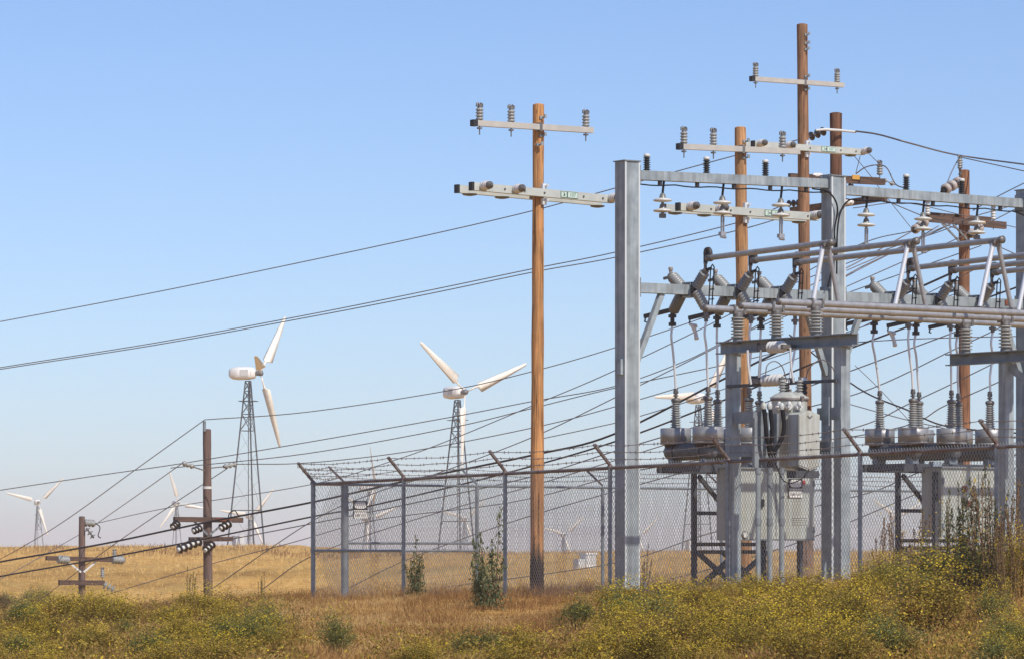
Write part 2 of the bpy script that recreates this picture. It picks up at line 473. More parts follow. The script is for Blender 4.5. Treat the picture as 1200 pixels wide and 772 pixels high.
gan = sthing('substation_frame', 'tall grey galvanised steel frame with box columns and two levels of beams', 'steel frame', (0, 0, 0))
COLH = 7.70
def column(a, gus=False, face=.33, depth=.30):
    m = MB()
    m.box((a, 0, (COLH-.4)/2), (face, depth, COLH+.4))
    # strips on the front corners: the edge highlight painted in a brighter tone
    o = m.build('column', M['galv'], gan)
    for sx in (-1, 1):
        m = MB(); m.box((a+sx*(face/2-.012), -depth/2-.004, COLH/2), (.035, .012, COLH-.02)); m.build('corner_highlight', M['edge_highlight'], o)
    c = MB(); c.box((a, 0, COLH+.012), (face+.05, depth+.05, .02)); c.build('cap_plate', M['galv2'], o)
    c = MB(); c.box((a, 0, -.05), (face+.28, depth+.28, .10))
    for sx in (-1, 1):
        for sy in (-1, 1): c.tube((a+sx*.24, sy*.22, .02), (a+sx*.24, sy*.22, .12), .018, n=6)
    c.build('base_plate', M['galv2'], o)
    if not gus: return o
    for sx in (-1, 1):
        c = MB(); x = a+sx*face/2
        c.add([(x, -.01, .05), (x+sx*.26, -.01, .05), (x, -.01, .50), (x, .01, .05), (x+sx*.26, .01, .05), (x, .01, .50)],
              [(0, 1, 2), (5, 4, 3), (0, 3, 4, 1), (1, 4, 5, 2), (2, 5, 3, 0)])
        c.build('foot_gusset', M['galv'], o)
    return o
c1 = column(0); c2 = column(A2, True); c3 = column(A3)
def zat(p0, p1, a): return p0.z+(p1.z-p0.z)*(a-p0.x)/(p1.x-p0.x)
tb0, tb1 = S(752, 205.8), S(960, 215.2)
tb2, tb3 = S(993, 223.5), S(1188, 238)
lb0, lb1 = S(752, 337.5), S(1142, 354.5)
def beam(name, a0, a1, z0, z1, h=.17, d=.17):
    m = MB(); m.bar((a0, 0, z0), (a1, 0, z1), d, h)
    o = m.build(name, M['galv'], gan)
    for a, z in ((a0, z0), (a1, z1)):
        e = MB(); e.box((a, 0, z), (.025, d+.14, h+.17))
        for by in (-1, 1):
            for bz in (-1, 1): e.lathe((a-.03, by*(d/2+.035), z+bz*(h/2+.045)), (a+.03, by*(d/2+.035), z+bz*(h/2+.045)), [(0, .02), (1, .02)], 6)
        e.build('end_plate', M['galv2'], o)
    return o
hw = .165
beam('top_beam', hw+.015, A2-hw-.015, zat(tb0, tb1, hw), zat(tb0, tb1, A2-hw))
beam('top_beam', A2+hw+.015, A3-hw-.015, zat(tb2, tb3, A2+hw), zat(tb2, tb3, A3-hw))
zl = lambda a: zat(lb0, lb1, a)
beam('low_beam', hw+.015, A2-hw-.015, zl(hw), zl(A2-hw), .18, .18)
beam('low_beam', A2+hw+.015, A3-hw-.015, zl(A2+hw), zl(A3-hw), .18, .18)
zt1 = lambda a: zat(tb0, tb1, a); zt2 = lambda a: zat(tb2, tb3, a)
for (a0, z0), (a1, z1) in [((hw+.005, 4.02), (.78, zl(.78)-.09)), ((A2-hw-.005, 3.98), (A2-.72, zl(A2-.72)-.09)),
                           ((A2+hw+.005, 4.02), (A2+.76, zl(A2+.76)-.09)), ((A3-hw-.005, 4.05), (A3-.7, zl(A3-.7)-.09))]:
    m = MB(); m.bar((a0, 0, z0), (a1, 0, z1), .10, .10); m.build('knee_brace', M['galv'], gan)
# junction boxes and small plates on the columns
m = MB(); m.box((-.195, -.02, 4.0), (.06, .16, .28)); m.build('junction_box', M['galv'], gan)
m = MB(); m.box((A3-.62, -.10, zl(A3-.6)+.02), (.12, .02, .10)); m.build('rust_plate', M['rust'], gan)
# clamps and earth wire slung under the top beams
for (a0, a1, zf) in ((.3, A2-.25, zt1), (A2+.3, A3-.3, zt2)):
    m = MB(); n = 5
    for i in range(n):
        a = a0+(a1-a0)*(i+.5)/n
        m.box((a, -.02, zf(a)-.125), (.055, .06, .075))
    m.build('wire_clamp', M['darkfit'], gan)['kind'] = 'stuff'
    pts = []
    for i in range(25):
        t = i/24; a = a0-.2+(a1-a0+.3)*t
        pts.append((a, -.05, zf(a)-.15-.03*abs(sin(t*n*pi))))
    m = MB(); m.path(pts, .013, 5); m.build('earth_wire', M['cable'], gan)
# black jumper loops over the middle and right column
for pts in ([(A2-.6, -.1, 7.44), (A2-.3, -.22, 7.38), (A2-.1, -.24, 7.11), (A2-.16, -.22, 6.66), (A2-.12, -.2, 6.26), (A2-.3, -.2, 5.61)],
            [(A2+.55, -.12, 7.28), (A2+.2, -.24, 7.26), (A2-.02, -.26, 7.06), (A2-.10, -.24, 6.66), (A2-.10, -.22, 5.86)],
            [(A3-.5, -.1, 7.28), (A3-.25, -.24, 7.16), (A3-.1, -.26, 6.86), (A3-.16, -.24, 6.26)]):
    m = MB(); m.path(smoothpts(pts, 6), .016, 6); m.build('jumper_cable', M['cable'], gan)

# black arresters standing on the top beams
ARR_L = ['black ribbed arrester at the left end of the left top beam', 'black ribbed arrester at the middle of the left top beam',
         'black ribbed arrester near the right end of the left top beam', 'black ribbed arrester on the right top beam, left of the brown pole',
         'black ribbed arrester on the right top beam, in front of the brown pole']
for k, px in enumerate((758, 828, 897, 1062, 1127)):
    p = S(px, 200); a = p.x; z = (zt1 if k < 3 else zt2)(a)+.09
    t = sthing('arrester', ARR_L[k], 'arrester', (a, 0, z), 'black arresters on the top beams')
    m = MB(); m.lathe((0, 0, .0), (0, 0, .25), sheds(6, .042, .07), 12); m.build('ribbed_body', M['black'], t)
    m = MB(); m.lathe((0, 0, .25), (0, 0, .31), [(0, .05), (.1, .062), (.8, .058), (1, .03)], 10); m.build('cap', M['cap'], t)

# disc strings hanging from the top beams
DSC = [(778, 213, 251, 0), (848, 218, 273, 1), (916.5, 223, 278, 1), (1016.5, 240, 284, 1), (1083, 243, 289, 1), (1146, 246, 278, 0)]
DSL = ['short string of two grey discs hanging nearest the left column', 'string of two grey discs with a long hook just left of the tan pole',
       'string of two grey discs hanging in front of the tan pole arm', 'string of two grey discs just right of the middle column',
       'string of two grey discs hanging left of the brown pole arm', 'short string of two discs hanging right of the brown pole']
for k, (px, y0, y1, lng) in enumerate(DSC):
    p = S(px, y0+4, -.02); zf = zt1 if k < 3 else zt2
    zt = zf(p.x)-.09
    pb = S(px-2, y1, -.02); Lh = zt-pb.z
    t = sthing('disc_insulator', DSL[k], 'insulator', (p.x, -.02, zt), 'disc insulators hanging from the top beams')
    m = MB(); m.tube((0, 0, .0), (-.03, 0, -.22), .022, n=8); m.build('hanger', M['cable'], t)
    zd = -.22
    for q in range(2):
        m = MB()
        m.lathe((-.03, 0, zd-.085), (-.03, 0, zd-.165), [(0, .06), (.12, .10), (.38, .165), (.62, .175), (.8, .15), (.92, .07), (1, .04)], 18)
        dk = m.build('disc', M['disc'], t)
        m = MB(); m.lathe((-.03, 0, zd), (-.03, 0, zd-.095), [(0, .025), (.15, .045), (.8, .062), (1, .07)], 12); m.tube((-.03, 0, zd-.16), (-.03, 0, zd-.195), .025, n=8)
        m.build('metal_cap', M['porc_d'], dk)
        zd -= .19
    if lng:
        m = MB(); m.bar((-.05, 0, zd), (-.05, 0, zd-.30), .02, .03); m.bar((-.0, 0, zd), (-.0, 0, zd-.30), .02, .03)
        m.box((-.03, 0, zd-.32), (.12, .08, .07)); m.tube((-.10, -.05, zd-.38), (.06, .02, zd-.38), .025, n=8)
        m.build('clevis', M['alu'], t)
    else:
        m = MB(); m.box((-.03, 0, zd-.03), (.10, .08, .08)); m.build('clevis', M['fitting'], t)

# disconnect switches on the low beam
SWX = [808, 860.5, 912, 1045, 1094, 1143]
SWL = ['ribbed disconnect switch on the low beam nearest the left column', 'second disconnect switch from the left column, in front of the tan pole',
       'third disconnect switch from the left, just left of the tall brown pole', 'disconnect switch on the low beam behind the second tube trestle',
       'disconnect switch on the low beam between the second and third tube trestles', 'disconnect switch on the low beam behind the third tube trestle']
def make_switch():
    t = thing('disconnect_switch', 'x', 'switch', (0, 0, 0), TH, 'disconnect switches on the low beam')
    m = MB(); m.box((0, -.105, 0), (.15, .03, .26)); m.box((0, .105, 0), (.15, .03, .26)); m.box((0, 0, -.125), (.15, .24, .03))
    m.box((0, 0, .125), (.15, .24, .03)); m.build('collar', M['galv'], t)
    m = MB(); m.box((0, -.17, 0), (.15, .11, .15)); m.box((0, .19, 0), (.15, .14, .14)); m.build('hub', M['darkfit'], t)
    def ins(p0, p1, rc, rs, n, mt):
        m = MB(); m.lathe(p0, p1, sheds(n, rc, rs, .04, .96), 14); return m.build('insulator', M[mt], t)
    ins((0, -.19, .03), (0, -.47, .31), .058, .10, 6, 'porc')
    ins((0, -.20, -.04), (0, -.48, -.36), .058, .10, 6, 'porc')
    ins((0, .22, .06), (0, .52, .28), .07, .112, 6, 'porc_m')
    m = MB(); m.lathe((0, .24, -.07), (0, .50, -.38), [(0, .07), (.08, .105), (.9, .105), (1, .06)], 14); m.build('rear_insulator', M['porc_d'], t)
    # top hinge, strap and tube clamp
    m = MB(); m.lathe((0, -.46, .30), (0, -.50, .35), [(0, .05), (.5, .065), (1, .05)], 10); m.tube((-.01, -.48, .33), (-.01, -.48, .47), .03, n=8)
    m.build('hinge_post', M['fitting'], t)
    m = MB(); m.box((-.005, -.48, .56), (.045, .07, .22)); m.path(smoothpts([(-.005, -.48, .62), (0, -.50, .70), (.01, -.57, .70), (.01, -.60, .62), (.01, -.58, .54)], 5), .045, 8)
    m.build('strap', M['darkfit'], t)
    # blade: two dark bars with rungs
    m = MB()
    for b in (-.60, -.70): m.tube((.02, b, .38), (.0, b+.04, -.34), .012, n=6)
    for z in (.34, .16, -.02, -.20, -.32): m.bar((.015, -.70, z), (.015, -.58, z), .015, .02)
    m.path([(.02, -.60, .38), (.02, -.65, .43), (.02, -.70, .38)], .012, 5)
    m.bar((.0, -.50, .34), (.015, -.62, .36), .04, .05); m.bar((0, -.5, -.38), (.0, -.64, -.33), .04, .05)
    m.build('blade', M['black'], t)
    m = MB(); m.box((0, -.50, -.38), (.10, .10, .09)); m.tube((0, -.49, -.40), (0, -.49, -.60), .038, n=8); m.box((0, -.49, -.52), (.10, .10, .05)); m.build('front_terminal', M['fitting'], t)
    m = MB(); m.tube((0, .51, -.36), (0, .51, -.62), .04, n=8); m.box((0, .51, -.45), (.11, .10, .06)); m.box((0, .51, -.60), (.10, .10, .07)); m.build('rear_terminal', M['darkfit'], t)
    m = MB(); m.lathe((0, .53, .28), (0, .56, .34), [(0, .07), (.6, .075), (1, .04)], 10); m.bar((0, .58, .27), (-.02, .74, .25), .04, .05); m.build('top_cap', M['porc_d'], t)
    m = MB(); m.lathe((0, .56, .33), (0, .56, .45), [(0, .03), (.5, .034), (.55, .045), (1, .045)], 10); m.build('pale_terminal', M['bell_pale'], t)
    m = MB(); m.bar((0, .5, -.33), (-.06, 1.27, -.42), .06, .075); m.path([(-.06, 1.24, -.44), (-.06, 1.27, -.52), (-.06, 1.22, -.53)], .016, 5); m.build('swing_arm', M['darkfit'], t)
    return t
SW = []
for k, px in enumerate(SWX):
    a = S(px, 345).x
    if k == 0: t = sw0 = make_switch()
    else: t = copy_tree(sw0)
    t.location = SUB.W((a, 0, zl(a))); t['label'] = SWL[k]
    SW.append((t, a, zl(a)))
for k, ps in ((1, ((809, 377), (816, 379))), (4, ((1042, 390), (1050, 392)))):
    a, z = SW[k][1], SW[k][2]
    t = SW[k][0]
    m = MB(); x, y, zz = -.06, 1.2, -.54
    m.path([(x, y+.05, zz), (x+.02, y-.10, zz-.02), (x+.02, y-.12, zz-.06)], .03, 6)
    m.path([(x, y-.04, zz-.02), (x+.03, y-.08, zz-.16), (x+.02, y-.13, zz-.28)], [.05, .035, .045], 6)
    m.build('cloth_tag', M['rag'], t)

# long upper tubes from the switches to the trestles and beyond
UPS = [(831, 302), (882, 304), (936, 308), (1068, 315), (1118, 317.5), (1166, 321.5)]
UPL = ['upper grey bus tube running from the first switch to the first trestle', 'upper grey bus tube running from the second switch to the second trestle',
       'longest upper grey bus tube running from the third switch to the third trestle', 'upper bus tube starting behind the second trestle and leaving at the right',
       'upper bus tube starting left of the third trestle', 'lowest upper bus tube starting right of the third trestle leg']
ZT = 5.33
APEX = []
for k, (px, py) in enumerate(UPS):
    q = k % 3
    p = S(px, py, -.55); p.x = SW[k][1]+.02; p.z = SW[k][2]+.555
    ex = (963, 1057, 1151)[q]
    # the far end sits above the bus tube of the same phase
    yb = -3.86-1.04*q
    ab = p.x-.02
    p1 = Vector((ab, yb, p.z+.06))
    t = sthing('upper_bus_tube', UPL[k], 'bus tube', (p.x, p.y, p.z), 'upper bus tubes')
    d = p1-Vector((p.x, p.y, p.z))
    m = MB(); m.tube((0, 0, 0), d*1.0+Vector((0, -.12, 0)), .052, n=12); m.build('tube', M['alu'], t)
    m = MB(); m.lathe((0, .07, -.0), (0, -.10, 0), [(0, .03), (.15, .07), (.6, .075), (1, .06)], 10); m.build('end_clamp', M['fitting'], t)
    m = MB(); m.lathe(d+Vector((0, -.12, 0)), d+Vector((0, -.20, 0)), [(0, .065), (.8, .07), (1, .02)], 12); m.build('end_cap', M['fitting'], t)
    APEX.append(p1)
# lower bus tubes
BUS = [((826, 361), (1200, 380.5)), ((868, 358), (1200, 374)), ((912, 353.5), (1200, 367))]
BY = [-3.96, -5.0, -6.04]
BUL = ['rear one of the three long horizontal bus tubes, lowest in view', 'middle one of the three long horizontal bus tubes', 'front one of the three long horizontal bus tubes, uppermost in view']
BZ = []
for k, (p, q) in enumerate(BUS):
    a = S(*p, BY[k]); b = S(*q, BY[k])
    dz = (b.z-a.z)/(b.x-a.x); e = b.x+3.5
    BZ.append((a, dz))
    t = sthing('bus_tube', BUL[k], 'bus tube', (a.x, a.y, a.z), 'lower bus tubes')
    m = MB(); m.tube((0, 0, 0), (e-a.x, 0, dz*(e-a.x)), .058, n=14); m.build('tube', M['alu'], t)
    m = MB(); m.lathe((-.03, 0, 0), (.02, 0, 0), [(0, .02), (.3, .062), (1, .064)], 12); m.build('end_cap', M['fitting'], t)
def busz(k, a): return BZ[k][0].z+BZ[k][1]*(a-BZ[k][0].x)
# inverted V trestles
TRL = ['first inverted V tube trestle standing on the bus tubes, left of the middle column', 'second inverted V tube trestle, right of the middle column',
       'third inverted V tube trestle, in front of the brown pole', 'bright trestle leg leaving the frame at the right edge']
for k in range(4):
    q = k % 3; ap = APEX[k]; a = ap.x; zb = busz(q, a)
    t = sthing('tube_trestle', TRL[k], 'trestle', (a, ap.y, zb), 'inverted V trestles')
    h = ap.z-zb
    sp = .38 if k else .33
    for sx in (-1, 1):
        m = MB(); m.tube((sx*sp, -.0, .05), (sx*.06, 0, h-.06), .042, n=12); m.build('leg', M['alu_b'] if sx < 0 else M['alu'], t)  # sunlit left leg and greyer right leg put into the metal colour
        m = MB(); m.box((sx*sp, 0, .02), (.10, .15, .14)); m.build('foot_clamp', M['fitting'], t)
    m = MB(); m.box((0, 0, h-.07), (.20, .09, .09)); m.tube((-.06, -.07, h-.03), (-.06, .07, h-.03), .05, n=8); m.build('apex_clamp', M['fitting'], t)

# support stands under the bus tubes
def bus_stand(label, a, posts, b0, b1, ins, ztop):
    t = sthing('bus_stand', label, 'steel stand', (a, posts[0], 0), 'bus support stands')
    y0 = posts[0]
    m = MB()
    # channel: web and two flanges
    m.box((0, (b0+b1)/2-y0, ztop), (.03, abs(b1-b0), .19)); m.box((-.06, (b0+b1)/2-y0, ztop+.095), (.13, abs(b1-b0), .02)); m.box((-.06, (b0+b1)/2-y0, ztop-.095), (.13, abs(b1-b0), .02))
    m.build('top_channel', M['galv2'], t)
    for y in posts:
        m = MB(); zt = ztop-.105
        m.box((0, y-y0, zt/2), (.20, .18, zt)); m.build('post', M['galv'], t)
        m = MB(); m.box((0, y-y0, zt+.005), (.26, .26, .02)); m.build('cap_plate', M['galv2'], t)
        m = MB(); m.box((0, y-y0, .08), (.36, .36, .04)); m.build('base_plate', M['galv2'], t)
    return t
ZTOP = 4.17
st1 = bus_stand('left bus support stand with two square posts in front of the honey and tan poles', -.62, (-3.83, -6.72), -3.5, -7.12, None, ZTOP)
p2 = S(1179, 420, -5.02)
st2 = bus_stand('right bus support stand at the right edge with a post before the last column', p2.x, (-5.02,), -3.55, -7.1, None, p2.z+.03)
m = MB(); m.bar((0, -.1, p2.z-.15), (0, -.72, p2.z-.55+.0), .02, .14); m.build('gusset', M['galv'], st2)
# cross channels and plates of the left stand
m = MB(); zc = 3.50
m.box((-.13, -1.45, zc), (.04, 2.9, .055)); m.build('cross_bar', M['angle'], st1)
for y in (-.35, -2.55):
    m = MB(); m.box((-.03, y-.12, 2.96), (.16, .60, .20)); m.build('bracket_channel', M['galv2'], st1)
m = MB(); m.box((-.14, -1.45, 2.39), (.06, 2.7, .20)); m.build('bracket_channel', M['galv2'], st1)
m = MB(); m.box((-.13, -2.62, 3.0), (.02, .18, .48)); m.build('side_plate', M['galv'], st1)
# post insulators carrying the bus tubes
def bus_insulator(a, b, zfoot, ztube, label):
    t = sthing('bus_insulator', label, 'insulator', (a, b, zfoot), 'ribbed insulators under the bus tubes')
    h = ztube-zfoot
    m = MB(); m.lathe((0, 0, 0), (0, 0, .10), [(0, .10), (.2, .095), (1, .085)], 14); m.build('base', M['porc_d'], t)
    m = MB(); m.lathe((0, 0, .09), (0, 0, h-.12), sheds(7, .078, .125), 16); m.build('ribbed_body', M['porc'], t)
    m = MB(); m.lathe((0, 0, h-.12), (0, 0, h-.05), [(0, .09), (1, .085)], 12); m.box((0, 0, h-.05), (.24, .10, .05)); m.box((-.11, 0, h), (.045, .14, .16)); m.box((.11, 0, h), (.045, .14, .16))
    m.build('clamp', M['fitting'], t)
BIL = ['leftmost ribbed insulator on the left stand', 'middle ribbed insulator on the left stand', 'rightmost ribbed insulator on the left stand, before the tall brown pole']
for q in range(3):
    bus_insulator(-.62, BY[q], ZTOP+.06, busz(q, -.62), BIL[q])
for q, l in ((0, 'ribbed insulator at the left end of the right stand, before the brown pole'), (1, 'ribbed insulator above the post of the right stand'), (2, 'ribbed insulator on the right stand beyond its post')):
    bus_insulator(p2.x, BY[q], p2.z+.03+.06, busz(q, p2.x), l)

# ------------------------------------------------------------------ circuit breakers under the low beam
def make_breaker(rear, front, label, brk=0):
    """rear / front: bushing positions along the beam, in the breaker's own frame"""
    t = thing('circuit_breaker', label, 'circuit breaker', (0, 0, 0), TH, 'outdoor circuit breakers')
    ZD = 2.935
    for k in range(3):
        x = (rear[k]+front[k])/2
        m = MB()
        m.lathe((x, -.64, 2.50), (x, .72, 2.50), [(0, .05), (.015, .10), (.05, .15), (.10, .168), (.90, .168), (.95, .15), (.985, .10), (1, .05)], 18)
        tk = m.build('tank', M['tank'], t)
        m = MB()
        for y in (-.38, .42): m.lathe((x, y-.03, 2.50), (x, y+.03, 2.50), [(0, .17), (.0, .185), (1, .185), (1, .17)], 18, False)
        m.box((x, -.55, 2.52), (.18, .12, .20)); m.build('flange', M['fitting'], tk)
        for y in (-.45, .5):
            m = MB(); m.box((x, y, 2.29), (.22, .14, .16)); m.build('saddle', M['galv2'], tk)
        for x0, y in ((rear[k], .5), (front[k], -.5)):
            m = MB(); m.lathe((x0, y, ZD-.285), (x0, y, ZD), [(0, .26), (.0, .285), (.97, .287), (1, .27)], 28)
            d = m.build('current_transformer', M['drum'], t)
            m = MB(); m.lathe((x0, y, ZD-.30), (x0, y, ZD-.27), [(0, .28), (.5, .298), (1, .29)], 28); m.build('rim', M['alu'], d)
            m = MB(); m.lathe((x0, y, ZD-.36), (x0, y, ZD-.29), [(0, .20), (1, .22)], 14); m.build('neck', M['darkfit'], d)
            m = MB(); m.lathe((x0, y, ZD), (x0, y, ZD+.48), [(p, r*(1.0-.24*p)) for p, r in sheds(11, .076, .108)], 16)
            b = m.build('bushing', M['porc'], t)
            m = MB(); m.lathe((x0, y, ZD+.47), (x0, y, ZD+.56), [(0, .06), (.2, .085), (.6, .09), (.85, .07), (1, .03)], 14)
            m.tube((x0, y, ZD+.55), (x0, y, ZD+.70), .026, n=8); m.box((x0, y, ZD+.66), (.075, .06, .05)); m.box((x0, y, ZD+.60), (.06, .08, .03))
            m.build('terminal', M['fitting'], b)
    xl, xr = rear[0], front[2]
    m = MB()
    for y in (.55, -.55): m.box(((xl+xr)/2, y, 2.18), (xr-xl+.75, .09, .15))
    for x in (xl-.28, (xl+xr)/2, xr+.28): m.box((x, 0, 2.19), (.08, 1.01, .13))
    m.build('top_frame', M['angle'], t)
    for x in (xl+.12, xr-.12):
        for y in (.08, -.98):
            m = MB(); m.box((x, y, .92), (.085, .02, 2.36)); m.box((x-.035, y+.03, .92), (.015, .08, 2.36)); m.build('leg', M['angle'], t)
    m = MB()
    a, b = xl+.12, xr-.12
    m.bar((a+.02, -.0, 2.05), (a+.90, -.0, 1.20), .06, .075); m.bar((b, .04, 2.05), (b-.9, .04, 1.2), .06, .075)
    for z in (1.37, .80, .66): m.bar((a, .04, z), (b, .04, z), .05, .07)
    m.bar((a, .02, .66), (a+1.0, .02, -.05), .06, .085); m.bar((a, .07, -.05), (a+1.0, .07, .66), .06, .10)
    m.bar((b, .02, .66), (b-1.0, .02, -.05), .06, .085); m.bar((b, .07, -.05), (b-1.0, .07, .66), .06, .085)
    m.build('brace', M['angle'], t)['kind'] = 'stuff'
    # control cabinet hung on the front
    z0, z1 = .87, 2.17; x0, x1 = -.81, 1.04
    m = MB(); m.box(((x0+x1)/2, -.80, (z0+z1)/2), (x1-x0, .56, z1-z0))
    cb = m.build('cabinet', M['cab'], t)
    m = MB(); m.box(((x0+x1)/2, -.81, z1+.012), (x1-x0+.06, .62, .03)); m.build('cabinet_roof', M['galv2'], cb)
    m = MB(); m.box(((x0+x1)/2, -1.085, (z0+z1)/2-.01), (x1-x0-.05, .016, z1-z0-.08)); m.build('cabinet_door', M['cab'], cb)
    m = MB(); m.box((x0+.60, -1.11, 1.55), (.04, .05, .14)); m.lathe((x0+.58, -1.09, 1.52), (x0+.58, -1.14, 1.52), [(0, .05), (1, .045)], 12); m.build('cabinet_handle', M['black'], cb)
    m = MB(); m.lathe((x0+.19, -1.09, .97), (x0+.19, -1.115, .97), [(0, .075), (.6, .075), (1, .06)], 16); m.build('gauge', M['fitting'], cb)
    m = MB(); m.lathe((x0+.19, -1.112, .97), (x0+.19, -1.119, .97), [(0, .05), (1, .05)], 14); m.build('gauge_face', M['cap'], cb)
    m = MB()
    for z in (z0+.02, z1-.05): m.bar((x0+.02, -1.083, z), (x1-.02, -1.083, z), .012, .03)
    m.build('cabinet_trim', M['galv2'], cb)
    for hx in (x0+.03, x1-.03):
        for hz in (z0+.2, z1-.25):
            m = MB(); m.box((hx, -1.095, hz), (.035, .03, .11)); m.build('hinge', M['galv2'], cb)
    for zz in (z0+.30, z0+.34, z0+.38, z0+.42):
        m = MB(); m.bar((x1-.55, -1.098, zz), (x1-.20, -1.098, zz), .012, .018); m.build('louvre', M['box'], cb)
    m = MB(); m.bar(((x0+x1)/2, -1.094, z0+.06), ((x0+x1)/2, -1.094, z1-.08), .006, .014, (1, 0, 0)); m.build('door_seam', M['angle'], cb)
    m = MB(); m.box((-.55, -.62, 2.24), (.22, .12, .12)); m.build('terminal_box', M['galv'], t)
    return t
BR = []
ZD = 2.935
r1 = [S(x, 501, .5).x for x in (792, 841, 890)]; f1 = [S(x, 500, -.5).x for x in (829.8, 878, 925)]
r2 = [S(x, 501, .5).x for x in (1031, 1077, 1123)]; f2 = [S(x, 500, -.5).x for x in (1070, 1115, 1160)]
bk1 = make_breaker([x-2.46 for x in r1], [x-2.46 for x in f1], 'left circuit breaker with steel drums, its pale cabinet partly behind three conduits')
bk1.location = SUB.W((2.46, 0, 0))
bk2 = make_breaker([x-7.42 for x in r2], [x-7.42 for x in f2], 'right circuit breaker with four steel drums, tall weeds before its cabinet')
bk2.location = SUB.W((7.42, 0, .075))
for ch in list(bk2.children):
    if ch.name.startswith('cabinet') and 'door' not in ch.name:
        for i, (x, z) in enumerate(((-.25, 1.78), (-.26, 1.62), (-.16, 1.50))):
            m = MB(); m.lathe((x, -1.09, z), (x, -1.14, z), [(0, .065), (.7, .065), (1, .05)], 14); m.build('knob', M['rust'] if i != 1 else M['fitting'], ch)
# rods dropping from the switches to the bushings
rods = []
for k in range(3):
    rods.append((k, 'r', r1[k])); rods.append((k, 'f', f1[k]))
for k in range(3):
    rods.append((k+3, 'r', r2[k])); rods.append((k+3, 'f', f2[k]))
ORD = ['first', 'second', 'third', 'first', 'second', 'third']
for (k, w, xb) in rods:
    a, z = SW[k][1], SW[k][2]; y = .51 if w == 'r' else -.49
    zb = ZD+.68+(.075 if k > 2 else 0)
    p0 = Vector((a, y, z-.60)); p1 = Vector((xb, .5 if w == 'r' else -.5, zb))
    H = p0.z-p1.z
    t = sthing('conductor_rod', 'bent bright rod from the %s terminal of the %s disconnect switch, %s bay' % ('rear' if w == 'r' else 'front', ORD[k], 'left' if k < 3 else 'right'), 'conductor', p1, 'rods from switches to bushings')
    q = p0-p1
    j = R.uniform(-.03, .03)
    m = MB(); m.path(smoothpts([q, q+Vector((-.015+j, 0, -.18*H)), q*.62+Vector((q.x*.30, 0, 0)), q*.30+Vector((j*.5-q.x*.05, 0, 0)), q*.12, (0, 0, 0)], 5), .022, 8)
    m.build('rod', M['alu_b'], t)
    m = MB(); m.box((0, 0, .0), (.06, .06, .10)); m.build('lug', M['fitting'], t)

# ------------------------------------------------------------------ small transformer on the left stand
def atb(px, py, a):
    """point over pixel px, py in the plane x = a of the substation frame"""
    lo, hi = -9.0, 2.0
    for _ in range(50):
        mid = (lo+hi)/2
        if S(px, py, mid).x < a: lo = mid
        else: hi = mid
    return S(px, py, lo)
tp = atb(925, 500, -1.12)
tr = sthing('station_transformer', 'small pale grey pole type transformer hung on the left stand, bushings on its lid', 'transformer', (tp.x, tp.y, 0))
TZ0, TZ1 = 2.05, tp.z+(500-466)/F*65.6
m = MB(); m.lathe((0, 0, TZ0), (0, 0, TZ1), [(0, .26), (.02, .30), (.97, .30), (1, .30)], 26); tb = m.build('tank', M['box'], tr)
m = MB(); m.lathe((0, 0, TZ1-.03), (0, 0, TZ1+.10), [(0, .31), (.15, .325), (.3, .325), (.4, .30), (.8, .22), (1, .08)], 26); lid = m.build('lid', M['box'], tr)
m = MB(); m.lathe((0, 0, TZ1-.05), (0, 0, TZ1-.02), [(0, .315), (.5, .325), (1, .315)], 26); m.box((.0, -.33, TZ1-.02), (.06, .05, .08)); m.build('lid_band', M['rail'], lid)
for dx, dy in ((-.10, .06), (.20, -.02)):
    m = MB(); m.lathe((dx, dy, TZ1+.06), (dx, dy, TZ1+.30), sheds(5, .042, .068), 12); b = m.build('bushing', M['porc'], tr)
    m = MB(); m.tube((dx, dy, TZ1+.29), (dx, dy, TZ1+.36), .018, n=6); m.build('terminal', M['fitting'], b)
for dx, dy, z0, z1 in ((.10, .20, TZ1+.02, TZ1+.26), (.40, .10, TZ1-.10, TZ1+.30)):
    m = MB(); m.lathe((dx, dy, z0), (dx, dy, z1), sheds(5, .045, .062), 12); b = m.build('arrester', M['black'], tr)
    m = MB(); m.lathe((dx, dy, z1), (dx, dy, z1+.06), [(0, .06), (.7, .055), (1, .03)], 10); m.build('arrester_cap', M['cap'], b)
m = MB(); m.box((.42, .06, TZ1-.20), (.10, .10, .16)); m.build('arrester_bracket', M['rust'], tr)
for k in range(3):
    g = radians(200+28*k); p = Vector((cos(g)*.36, sin(g)*.36-.02, TZ1-.16))
    m = MB(); m.lathe((cos(g)*.28, sin(g)*.28, TZ1-.16), p, [(0, .05), (.5, .07), (1, .05)], 10); m.tube(p, p+Vector((cos(g)*.1, sin(g)*.1, .0)), .02, n=6)
    m.lathe(p+Vector((0, 0, .02)), p+Vector((0, 0, .09)), [(0, .03), (.4, .045), (1, .02)], 8); m.build('low_voltage_bushing', M['cap'], tr)
for g in (300, 330):
    g = radians(g); m = MB(); c = (cos(g)*.34, sin(g)*.34)
    m.box((c[0], c[1], 2.6), (.05, .09, .75), Matrix.Rotation(g, 3, 'Z')); m.build('cooling_fin', M['galv2'], tr)
